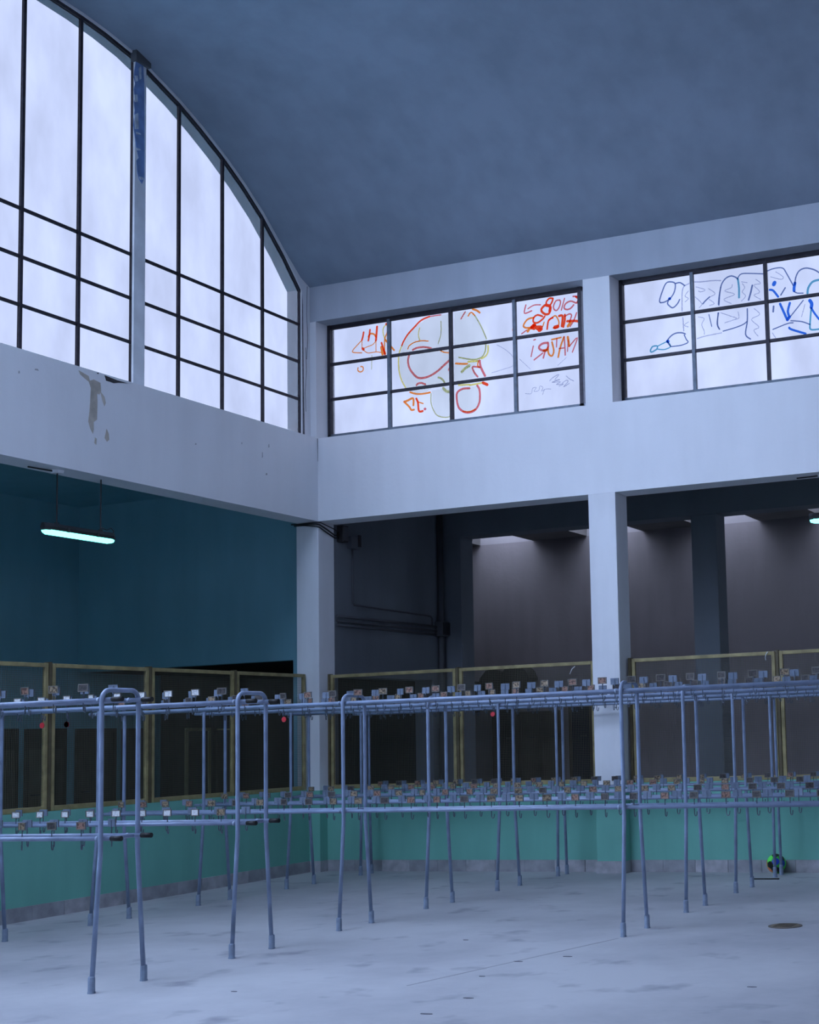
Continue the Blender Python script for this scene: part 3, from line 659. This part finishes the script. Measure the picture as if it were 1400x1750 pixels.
# room behind the right wall: second row of columns, back wall, ceiling with skylights
for k in range(5):
    x = -.04+4.04*k if k < 2 else 3.99+4.21*(k-1)
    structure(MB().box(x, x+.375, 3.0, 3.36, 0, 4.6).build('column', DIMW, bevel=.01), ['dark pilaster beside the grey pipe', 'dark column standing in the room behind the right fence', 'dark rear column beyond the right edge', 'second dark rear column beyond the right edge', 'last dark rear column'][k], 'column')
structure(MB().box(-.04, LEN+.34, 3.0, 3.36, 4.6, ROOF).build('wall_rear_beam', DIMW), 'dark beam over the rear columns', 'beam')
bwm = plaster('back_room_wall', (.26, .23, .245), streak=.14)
structure(MB().box(-4.5, LEN+.34, 7, 7.2, 0, ROOF).box(-4.5, LEN+.34, 7, 7.2, ROOF, 6.2, 1).build('wall_rear', [bwm, plaster('skylit_shaft_plaster', (.36, .33, .35))]), 'dim mauve grey back wall lit from skylights', 'wall')  # paler above the ceiling: skylight brightness put into the colour
HX = [(-.53-1.06+2.118*k, -.53+2.118*k) for k in range(0, 11)]
cm = MB().box(-4.5, LEN+.34, .36, 5.4, ROOF, ROOF+.2)
e = -4.5
for a, b in HX: cm.box(e, a, 5.4, 7, ROOF, ROOF+.2); e = b
cm.box(e, LEN+.34, 5.4, 7, ROOF, ROOF+.2)
structure(cm.build('ceiling_rear', DARKC), 'dark flat ceiling with skylight openings', 'ceiling')
sk = MB()
for a, b in HX[:7]:
    sk.box(a-.1, a, 5.3, 7, ROOF+.2, 6.1).box(b, b+.1, 5.3, 7, ROOF+.2, 6.1).box(a, b, 5.3, 5.4, ROOF+.2, 6.1)
structure(sk.build('wall_skylight_shafts', WHITE), 'white shafts of the skylights', 'wall')
for a, b in HX[:7]:
    structure(MB().box(a, b, 5.4, 7.0, 6.05, 6.07).build('window_skylight', GLASS2), 'milky skylight pane above the back room', 'skylight')
for a, b in HX[7:]:
    structure(MB().box(a, b, 5.4, 7.0, ROOF+.1, ROOF+.2).build('ceiling_hatch', DARKC), 'closed skylight hatch', 'ceiling')

# cubicle doors along the aisle's side wall, seen through the fence
def leaf_door(name, y0, y1, ztop, label, frame=None, handle=True, body=DOORB, step=None):
    o = structure(empty(name, (-4.285, y0, 0)), label, 'door')
    into(MB().box(-4.29, -4.27, y0+.02, y1-.02, .05, ztop-.02).build('door_leaf', body), o)
    fr = MB().box(-4.30, -4.25, y0, y0+.05, 0, ztop).box(-4.30, -4.25, y1-.05, y1, 0, ztop).box(-4.30, -4.25, y0+.05, y1-.05, ztop-.05, ztop)
    into(fr.build('door_frame', frame or DOORB), o)
    if handle: into(MB().tube([(-4.25, y0+.09, 1.05), (-4.22, y0+.09, 1.05), (-4.22, y0+.2, 1.05)], .012, 6).build('handle', CABLE), o)
    if step: into(MB().box(-4.272, -4.262, y0+.04, y1-.04, .1, step).build('lower_panel', mat('door_panel_brown', (.10, .085, .06), .6, noise=(5, .2))), o)
    return o
leaf_door('door_1', -1.42, -.70, 1.945, 'leftmost dark brown cubicle door behind the fence', step=1.66)
leaf_door('door_2', -.57, .13, 1.94, 'dark brown cubicle door with pale lower panel behind fence', step=1.66)
leaf_door('door_3', .31, 1.05, 1.93, 'dark brown cubicle door behind the near rack frame')
leaf_door('door_4', 1.19, 1.80, 1.925, 'plain dark cubicle door left of the yellow doorframe')
leaf_door('door_5', 2.50, 3.06, 1.92, 'black open doorway with a dull yellow frame', frame=mat('yellow_door_frame', (.62, .54, .28), .5), body=BLACK, handle=False)
d6 = leaf_door('door_6', 3.22, 3.66, 1.9, 'dark panel door with thin yellow top edge', body=mat('door_mesh_dark', (.05, .045, .03), .6), handle=False)
into(MB().box(-4.26, -4.24, 3.2, 3.68, 1.88, 1.905).build('top_edge', mat('yellow_door_frame')), d6)
SIGN = mat('paper_sign', (.62, .60, .52), .7, noise=(40, .35))
sg = tag(MB().box(-4.3, -4.292, 2.69, 2.83, 1.965, 2.10).build('notice', SIGN), 'small pale printed notice above the yellow doorframe', 'sign')
for i in range(3): MB().box(-4.293, -4.290, 2.70, 2.82, 1.985+.04*i, 2.003+.04*i).build('print_line', mat('notice_print', (.12, .12, .12), .8), sg)
tag(MB().box(-4.3, -4.292, 4.65, 5.1, 1.52, 1.775).build('poster', mat('dim_poster', (.10, .095, .09), .7, noise=(12, .3))), 'dark faded poster on the wall inside the black opening', 'poster')

# dark doors on the rear wall behind the right fence
def rear_door(name, x0, x1, ztop, label, body):
    o = structure(empty(name, (x0, 7, 0)), label, 'door')
    into(MB().box(x0+.03, x1-.03, 6.96, 7.0, .03, ztop-.03).build('door_leaf', body), o)
    into(MB().box(x0-.02, x0+.03, 6.93, 7, 0, ztop).box(x1-.03, x1+.02, 6.93, 7, 0, ztop).box(x0+.03, x1-.03, 6.93, 7, ztop-.05, ztop).build('door_frame', DOORB), o)
    into(MB().tube([(x1-.1, 6.96, 1.6), (x1-.1, 6.92, 1.6), (x1-.2, 6.92, 1.6)], .012, 6).build('handle', CABLE), o)
    return o
rear_door('door_7', -1.36, -.90, 2.3, 'narrow black doorway in the rear wall behind the fence', BLACK)
rear_door('door_8', -.84, -.44, 2.05, 'left brown leaf of the rear double door', DOORB)
rear_door('door_9', -.43, -.04, 2.05, 'right brown leaf of the rear double door', DOORB)
rear_door('door_10', .14, .54, 2.3, 'narrow navy black doorway beside the white column', mat('navy_black', (.006, .008, .018), .6))
hp = MB()
for (x, z, rx, rz) in [(-1.5, 2.35, .35, .25), (-1.15, 2.5, .28, .3), (-.75, 2.62, .25, .24), (-1.75, 2.25, .22, .2)]:
    k0 = len(hp.v)
    ring = [(x+rx*math.cos(a*.5236)*(1+.15*random.random()), z+rz*math.sin(a*.5236)*(1+.12*random.random())) for a in range(12)]
    hp.prism(ring, 1, 6.6, 6.95)
tag(hp.build('bundle', mat('dark_bundle_cloth', (.03, .026, .02), .9)), 'dark lumpy bundle hung above the rear doorway', 'bundle')

# ------------------------------------------------------------------ wire fence panels on the parapets
def fence(name, axis, a, b, label):
    """framed wire panel; axis 'y': stands on the left parapet, axis 'x': on the right parapet"""
    L_ = b-a; c = -.20 if axis == 'y' else .20
    o = tag(empty(name, (c, a, 1.03) if axis == 'y' else (a, c, 1.03)), label, 'fence', 'wire fence panels on the low wall')
    if axis == 'y': o.rotation_euler.z = math.pi/2
    H = 1.47 if axis == 'y' else 1.455
    fw = .042
    MB().box(.025, .025+fw, -.018, .018, 0, H).build('stile', OCHRE, o, bevel=.004)
    MB().box(L_-.025-fw, L_-.025, -.018, .018, 0, H).build('stile', OCHRE, o, bevel=.004)
    MB().box(.025+fw, L_-.025-fw, -.018, .018, H-fw, H).build('top_rail', OCHRE, o, bevel=.004)
    MB().box(.025+fw, L_-.025-fw, -.018, .018, 0, fw+.01).build('bottom_rail', OCHRE, o, bevel=.004)
    MB().box(-.018, .018, -.02, .05, -.02, H+.012).build('post', OCHRED, o)
    m = MB(); w_ = .0021; n = int((L_-.134)/.021)
    for k in range(1, n):
        x = .067+(L_-.134)*k/n; m.box(x-w_/2, x+w_/2, -.002, .001, .05, H-.04)
    n = int((H-.09)/.021)
    for k in range(1, n):
        z = .05+(H-.09)*k/n; m.box(.067, L_-.067, -.001, .002, z-w_/2, z+w_/2)
    wm = m.build('wire_mesh', MESHM, o); wm['kind'] = 'stuff'
    return o
LF = [(-6.95, -5.56, 'wire fence panel off the left edge of the picture'), (-5.56, -4.17, 'leftmost visible yellow framed wire fence panel, cut by picture edge'), (-4.17, -2.78, 'yellow framed wire fence panel behind the nearest rack frame'),
      (-2.78, -1.375, 'yellow framed wire panel in front of the yellow doorframe'), (-1.375, -.01, 'yellow framed wire panel ending at the left face of corner column')]
for a, b, lab in LF: fence('wire_fence', 'y', a, b, lab)
RF = [(.015, 1.905, 'yellow framed wire panel starting at the right face of corner column'), (1.905, 3.80, 'yellow framed wire panel just left of the white middle column'), (4.24, 6.07, 'yellow framed wire panel just right of the white middle column'),
      (6.07, 7.98, 'rightmost yellow framed wire panel, cut by picture edge')]
for a, b, lab in RF: fence('wire_fence', 'x', a, b, lab)

# ------------------------------------------------------------------ coat racks
TZ, BZ, UZ = 1.955, 1.012, 2.022          # top rail, bottom rail, top of the bent frame
TAG0, TAGP = 3.962, .2615
def arc(c, r, a0, a1, n, plane):
    out = []
    for k in range(n+1):
        t = a0+(a1-a0)*k/n; out.append(plane(c[0]+r*math.cos(t), c[1]+r*math.sin(t)))
    return out
def frame_mesh(half, splay):
    """bent tube: two legs, splayed below the lower rail, joined by a rounded top; frame lies in the yz plane"""
    r = .07; P_ = lambda y, z: (0, y, z)
    pts = [(0, -half-splay, .03), (0, -half-splay*.08, .86), (0, -half, .93), (0, -half, UZ-r)]
    pts += arc((-half+r, UZ-r), r, math.pi, math.pi/2, 5, P_)[1:] + arc((half-r, UZ-r), r, math.pi/2, 0, 5, P_)
    pts += [(0, half, .93), (0, half+splay*.08, .86), (0, half+splay, .03)]
    m = MB().tube(pts, .0165, 10).mesh('frame', TUBE)
    for p in m.polygons: p.use_smooth = len(p.vertices) == 4
    return m
def foot_mesh():
    m = MB().tube([(0, 0, 0), (0, 0, .012), (0, 0, .013), (0, 0, .085), (0, 0, .105), (0, 0, .112)], [.026, .026, .0235, .0235, .0225, .017], 10).mesh('foot', SLEEVE)
    return m
def hook_mesh():
    d = Vector((.8, -.6, 0))
    p = [(0, 0, .062), (0, 0, -.055)]
    for k in range(1, 7):
        t = math.pi*k/6; q = d*(.019-.019*math.cos(t)); p.append((q.x, q.y, -.055-.02*math.sin(t)))
    q = d*.041; p.append((q.x, q.y, -.038))
    return MB().tube(p, .0040, 5).mesh('hook', WIRE)
def plate_mesh(card, rim):
    """number plate: blue grey back with the stem's ferrule, dark rim, card on the -y side"""
    m = MB(); w_, h = .038, .027
    m.box(-w_, w_, -.002, .004, -h, h, 0)
    m.box(-.004, .004, .004, .009, -h-.01, h*.7, 0)
    m.box(-w_, w_, -.007, -.002, h-.006, h, 1).box(-w_, w_, -.007, -.002, -h, -h+.006, 1).box(-w_, -w_+.006, -.007, -.002, -h+.006, h-.006, 1).box(w_-.006, w_, -.007, -.002, -h+.006, h-.006, 1)
    m.box(-w_+.006, w_-.006, -.004, -.002, -h+.006, h-.006, 2)
    return m.mesh('number_plate', [PLATE, rim, card])
def card_mat(name, base, ink):
    m = bpy.data.materials.new(name); m.use_nodes = True; nt = m.node_tree; b = nt.nodes['Principled BSDF']
    g = nt.nodes.new('ShaderNodeNewGeometry'); n = nt.nodes.new('ShaderNodeTexNoise'); n.inputs['Scale'].default_value = 55; n.inputs['Detail'].default_value = 2
    nt.links.new(g.outputs['Position'], n.inputs['Vector']); r = nt.nodes.new('ShaderNodeValToRGB'); r.color_ramp.elements[0].position = .42; r.color_ramp.elements[1].position = .52
    r.color_ramp.elements[0].color = (*ink, 1); r.color_ramp.elements[1].color = (*base, 1); nt.links.new(n.outputs['Fac'], r.inputs[0]); nt.links.new(r.outputs[0], b.inputs['Base Color'])
    b.inputs['Roughness'].default_value = .6
    return m
C_OCHRE = card_mat('card_ochre', (.30, .22, .135), (.07, .05, .03)); C_RED = card_mat('card_faded_red', (.29, .16, .115), (.08, .04, .03))
C_DARK = card_mat('card_dark', (.06, .05, .05), (.02, .02, .02)); C_WHITE = card_mat('card_white', (.75, .76, .76), (.55, .56, .57))
PLATES = {'o': plate_mesh(C_OCHRE, PLATED), 'r': plate_mesh(C_RED, PLATED), 'd': plate_mesh(C_DARK, PLATED), 'w': plate_mesh(C_WHITE, PLATED)}
HOOK = hook_mesh(); FOOT = foot_mesh()
FRAMES = {}
def rack(yc, xs, x0, x1, half, splay, label, seed):
    rnd = random.Random(seed)
    o = tag(empty('coat_rack', (xs[0], yc, 0)), label, 'coat rack', 'tubular coat racks in rows')
    def put(name, me, loc, parent=o, rz=0):
        c = link(name, me, parent); c.location = loc; c.rotation_euler.z = rz; return c
    key = (half, splay)
    if key not in FRAMES: FRAMES[key] = frame_mesh(half, splay)
    ox = xs[0]
    for x in xs:
        f = put('frame', FRAMES[key], (x-ox, 0, 0))
        for s in (-1, 1):
            put('foot', FOOT, (0, s*(half+splay), 0), f)
        cb = MB().tube([(x-ox, -half, BZ), (x-ox, half, BZ)], .014, 8).build('cross_bar', TUBE, o, True)
    inner = half-.031
    for z in (TZ, BZ):
        for s in (-1, 1):
            r_ = MB().tube([(x0-ox, s*inner, z), (x1-ox, s*inner, z)], .0155, 10).build('rail', TUBE, o, True)
            MB().tube([(x1-ox-.002, s*inner, z), (x1-ox+.085, s*inner, z)], .0175, 10).build('end_cap', RUBBER, r_, True)
            # clamp collars where the rail meets each frame
            for x in xs:
                MB().tube([(x-ox-.065, s*inner, z), (x-ox-.045, s*inner, z)], .0185, 8).build('collar', SLEEVE, r_, True)
            k0 = math.ceil((x0+.05-TAG0)/TAGP); k1 = math.floor((x1-.02-TAG0)/TAGP)
            for k in range(k0, k1+1):
                x = TAG0+TAGP*k
                if min(abs(x-q) for q in xs) < .03: continue
                h = put('hook', HOOK, (x-ox+rnd.uniform(-.006, .006), s*inner, z), rz=rnd.uniform(-.2, .2))
                kind = rnd.choice('oooorrdd' if x < 5.9 else 'oddddddr')
                if s < 0 and label.startswith('second') and x < 3.4: kind = 'w'
                p = put('number_plate', PLATES[kind], (0, 0, .088), h, rz=(0 if s < 0 else math.pi)+rnd.uniform(-.12, .12))
                p.rotation_euler.x = rnd.uniform(-.08, .08)
    return o
rack(-7.30, [.86, 3.635], .72, 3.70, .172, .068, 'nearest coat rack, its end frame stands lowest left in the picture', 1)
rack(-5.875, [.84, 3.615], .70, 3.68, .170, .068, 'second coat rack from the front with white number cards', 2)
rack(-4.425, [.84, 3.565, 6.235, 8.90], .70, 8.97, .165, .078, 'third rack row, its near right frame stands before the white column', 3)
rack(-2.975, [.84, 3.53, 6.205, 8.87], .70, 8.94, .165, .078, 'fourth rack row from the front, two rows before the wall', 4)
rack(-1.52, [.83, 3.50, 6.17, 8.84], .70, 8.91, .165, .085, 'fifth rack row from the front, second last before the wall', 5)
rack(-.225, [.83, 3.50, 6.12, 8.80], .70, 8.87, .085, .03, 'narrow last rack row standing close against the green wall', 6)

# red tokens hanging from a few hooks
RED = mat('red_token', (.45, .02, .03), .5)
def token(x, y, z, lab):
    o = tag(empty('token', (x, y, z)), lab, 'tag', 'red tokens on the hooks')
    MB().tube([(0, -.003, 0), (0, .003, 0)], .024, 12).build('disc', RED, o)
    MB().tube([(0, 0, .02), (.004, 0, .042), (.009, 0, .062)], .0025, 5).build('loop', CABLE, o)
def hookx(x): return TAG0+TAGP*round((x-TAG0)/TAGP)
for x, y, lab in [(1.53, -6.014, 'leftmost red token hanging from the second rack'), (1.75, -6.014, 'second red token from the left, on the second rack'), (1.95, -6.014, 'red token on the second rack nearest its end frame'),
                  (2.92, -4.559, 'red token hanging on the third rack left of its frame'), (4.22, -3.109, 'pink red token hanging on the fourth rack near middle')]:
    token(hookx(x)+.012, y-.010, TZ-.068-.054, lab)

# ------------------------------------------------------------------ lamps hung under the beams
LAMPG = emit('cool_tube_light', (.15, 1.0, .86), 4.5)
DIFF = mat('lamp_housing_black', (.02, .022, .025), .4)
def tube_lamp(x, y, z, rot, label):
    o = tag(empty('hanging_lamp', (x, y, z)), label, 'lamp', 'hanging fluorescent lamps'); o.rotation_euler.z = rot
    h = .475; TOP = ROOF if x < -1 else BEAM
    def prof(xx, k=1.0): return [(xx, -.05*k, .0), (xx, -.062*k, .035), (xx, -.03*k, .075), (xx, .03*k, .075), (xx, .062*k, .035), (xx, .05*k, 0)]
    m = MB(); rings = [prof(-h, .5), prof(-h+.05), prof(h-.05), prof(h, .5)]
    for rg in rings: m.v += rg
    for i in range(3):
        for q in range(6):
            q2 = (q+1) % 6; m.f.append((i*6+q, i*6+q2, i*6+6+q2, i*6+6+q)); m.mi.append(0)
    m.f += [tuple(range(5, -1, -1)), tuple(range(18, 24))]; m.mi += [0, 0]
    m.build('housing', DIFF, o)
    d = MB(); dp = [(-.052, .010), (-.048, -.010), (-.028, -.032), (.028, -.032), (.048, -.010), (.052, .010)]
    for xx, k in ((-h+.015, .6), (-h+.06, 1), (h-.06, 1), (h-.015, .6)): d.v += [(xx, y_*k, z_*k-.006) for y_, z_ in dp]
    for i in range(3):
        for q in range(6):
            q2 = (q+1) % 6; d.f.append((i*6+q, i*6+q2, i*6+6+q2, i*6+6+q)); d.mi.append(0)
    d.f += [tuple(range(5, -1, -1)), tuple(range(18, 24))]; d.mi += [0, 0]
    d.build('diffuser', LAMPG, o)
    for s in (-1, 1):
        rod = MB().tube([(s*.295, 0, .07), (s*.295, 0, TOP-z)], .007, 6).build('suspension_rod', CABLE, o)
        MB().tube([(s*.295, 0, .065), (s*.295, 0, .095)], .022, 8).build('rod_clamp', DIFF, rod)
    for s in (-1, 1):
        MB().box(s*.2-.012, s*.2+.012, -.068, .068, .0, .045).build('clip', DIFF, o)
    MB().tube([(h-.02, 0, .05), (h+.01, 0, .10), (h-.03, 0, .13), (h-.09, 0, .10), (.30, 0, .12)], .005, 5).build('lead', CABLE, o)
    c = MB().tube([(-.295, 0, TOP-z-.03), (-.295, 0, TOP-z)], [.055, .065], 14).build('ceiling_rose', WHITE, o)
    MB().tube([(-.295, 0, TOP-z-.012), (-.42, .02, TOP-z-.012), (-.62, .05, TOP-z-.010)], .008, 6).build('supply_cable', CABLE, o)
    return o
tube_lamp(-.17, -3.835, 3.835, math.pi/2, 'lit fluorescent lamp hanging under the left beam on two rods')
tube_lamp(7.0, .17, 3.95, 0, 'lit fluorescent lamp cut by the right picture edge')
tube_lamp(-.17, -9.4, 3.835, math.pi/2, 'lit fluorescent lamp further along the left aisle')
tube_lamp(-3.1, -3.6, 3.835, math.pi/2, 'lit fluorescent lamp deeper in the left aisle')
tube_lamp(-2.6, -7.2, 3.835, math.pi/2, 'second lit fluorescent lamp deeper in the left aisle')

# ------------------------------------------------------------------ pipes, cables, boxes by the corner column
run = tag(empty('conduit_run', (0, .34, 3.1)), 'dark pipes and junction box on the grey wall behind corner column', 'pipes')
def pipe(name, pts, r, parent, m=PIPE, seg=8):
    o = MB().tube(pts, r, seg).build(name, m, None, True); into(o, parent); return o
pipe('vertical_pipe', [(.05, 2.90, .4), (.05, 2.90, 5.05)], .045, run)['label'] = 'thick vertical pipe'
for z in (3.262, 3.20, 3.145): pipe('horizontal_pipe', [(.02, .36, z), (.02, 2.84, z)], .018, run)
pipe('bent_conduit', [(.015, .73, 4.2), (.015, .73, 3.46), (.015, .76, 3.43), (.015, 2.66, 3.41), (.015, 2.71, 3.38), (.015, 2.72, 3.26)], .012, run)
jb = into(MB().box(0.0, .13, 2.80, 3.06, 3.12, 3.34).build('junction_box', PIPE, bevel=.01), run); into(MB().box(.13, .14, 2.82, 3.04, 3.14, 3.32).build('box_lid', CABLE), run)
b3 = into(MB().box(.0, .08, .62, .82, 4.18, 4.34).build('switch_box', mat('grey_box', (.12, .13, .15), .6), bevel=.008), run)
into(MB().box(.08, .10, .76, .81, 4.21, 4.37).build('switch', CABLE), run)
b2 = tag(empty('alarm_box', (.0, .46, 4.24)), 'small dark box under the beam beside the corner column', 'box')
MB().box(.0, .10, -.06, .06, 0, .22).build('box_body', CABLE, b2, bevel=.008); MB().box(.10, .108, -.045, .045, .02, .20).build('box_lid', PIPE, b2)
cb = tag(empty('cable_bundle', (0, 0, 4.4)), 'bundle of black cables wrapped around the top of corner column', 'cables')
pipe('cable', [(-.40, -.02, 4.452), (-.2, -.02, 4.44), (-.02, -.02, 4.43), (.02, .0, 4.42), (.02, .15, 4.38), (.02, .33, 4.32), (.03, .395, 4.33)], .010, cb, CABLE, 6)
pipe('cable', [(-.36, -.015, 4.43), (-.2, -.02, 4.425), (-.02, -.02, 4.40), (.02, .0, 4.385), (.02, .15, 4.335), (.02, .33, 4.285), (.03, .395, 4.29)], .009, cb, CABLE, 6)
pipe('cable', [(-.30, -.03, 4.447), (-.02, -.035, 4.448), (.03, .02, 4.445), (.025, .30, 4.40), (.03, .395, 4.37)], .007, cb, CABLE, 6)

# ------------------------------------------------------------------ small things on the floor and fence
def ball(x, y, z, r):
    o = tag(empty('football', (x, y, z)), 'green blue and orange football by the skirting behind rack legs', 'ball')
    bm = bmesh.new(); bmesh.ops.create_uvsphere(bm, u_segments=24, v_segments=16, radius=r)
    me = bpy.data.meshes.new('ball_body'); bm.to_mesh(me); bm.free(); me.materials.append(mat('ball_green', (.08, .70, .08), .4, noise=(9, .4)))
    b = link('ball_body', me, o)
    for p in me.polygons: p.use_smooth = True
    cols = {'k': mat('ball_black', (.01, .012, .01), .4), 'b': mat('ball_blue', (.02, .06, .45), .4), 'o': mat('ball_orange', (.95, .30, .12), .4), 'g': mat('ball_lime', (.15, .95, .12), .4)}
    spots = [(-.40, -.90, -.05, 'k'), (.22, -.90, .30, 'b'), (-.93, -.35, .0, 'o'), (.05, -.35, .93, 'k'), (.85, -.5, .1, 'b'), (.10, -.85, -.5, 'k'), (-.55, -.55, -.62, 'o'), (-.5, -.65, .58, 'g'), (.75, -.3, .6, 'k'),
             (.6, -.55, -.58, 'k'), (-.3, .9, .2, 'b'), (.5, .8, -.1, 'k'), (-.8, .5, .3, 'g'), (0, .5, .85, 'o'), (.9, .35, .2, 'g'), (0, .3, -.95, 'k')]
    for x_, y_, z_, ck in spots:
        n = Vector((x_, y_, z_)).normalized()
        a = n.orthogonal().normalized(); c = n.cross(a); mb = MB()
        mb.v = [tuple(n*r*1.01)]; NR = 3
        for q3 in range(1, NR+1):
            mb.v += [tuple((n + .42*q3/NR*(math.cos(q*math.pi/5)*a + math.sin(q*math.pi/5)*c)).normalized()*r*1.01) for q in range(10)]
        mb.f = [(0, 1+q, 1+(q+1) % 10) for q in range(10)]
        for q3 in range(NR-1): mb.f += [(1+10*q3+q, 11+10*q3+q, 11+10*q3+(q+1) % 10, 1+10*q3+(q+1) % 10) for q in range(10)]
        mb.mi = [0]*len(mb.f)
        mb.build('panel', cols[ck], o)
ball(6.02, .028, .11, .108)
tag(MB().prism([(5.93, -.585), (6.23, -.565), (6.23, -.535), (5.94, -.55)], 2, 0, .012).build('black_strip', RUBBER), 'thin black strip lying on floor in front of football', 'strip')  # thin flat black strip on the floor
dr = tag(empty('drain_cover', (7.355, -3.945, 0)), 'rusty brown round drain cover in the floor', 'drain')
MB().tube([(0, 0, -.01), (0, 0, .006)], .14, 28).build('cover_rim', mat('rust_rim', (.14, .12, .10), .8), dr)
MB().tube([(0, 0, .0), (0, 0, .008)], .115, 28).build('cover_plate', mat('rusty_iron', (.22, .17, .11), .8, noise=(20, .4)), dr)
for k in range(-2, 3): MB().box(-.08, .08, k*.04-.006, k*.04+.006, .008, .0095).build('slot', BLACK, dr)
def scrap(pts, lab):
    tag(MB().tube(pts, .005, 6).build('string', mat('white_string', (.75, .77, .8), .7), None, True), lab, 'string')
scrap([(5.965, .172, 2.48), (5.945, .170, 2.45), (5.935, .170, 2.42), (5.94, .172, 2.385)], 'curled white scrap of string on the fence at upper right')
scrap([(3.53, .172, 2.43), (3.49, .170, 2.40), (3.46, .170, 2.34)], 'thin white scrap of string on fence left of middle column')
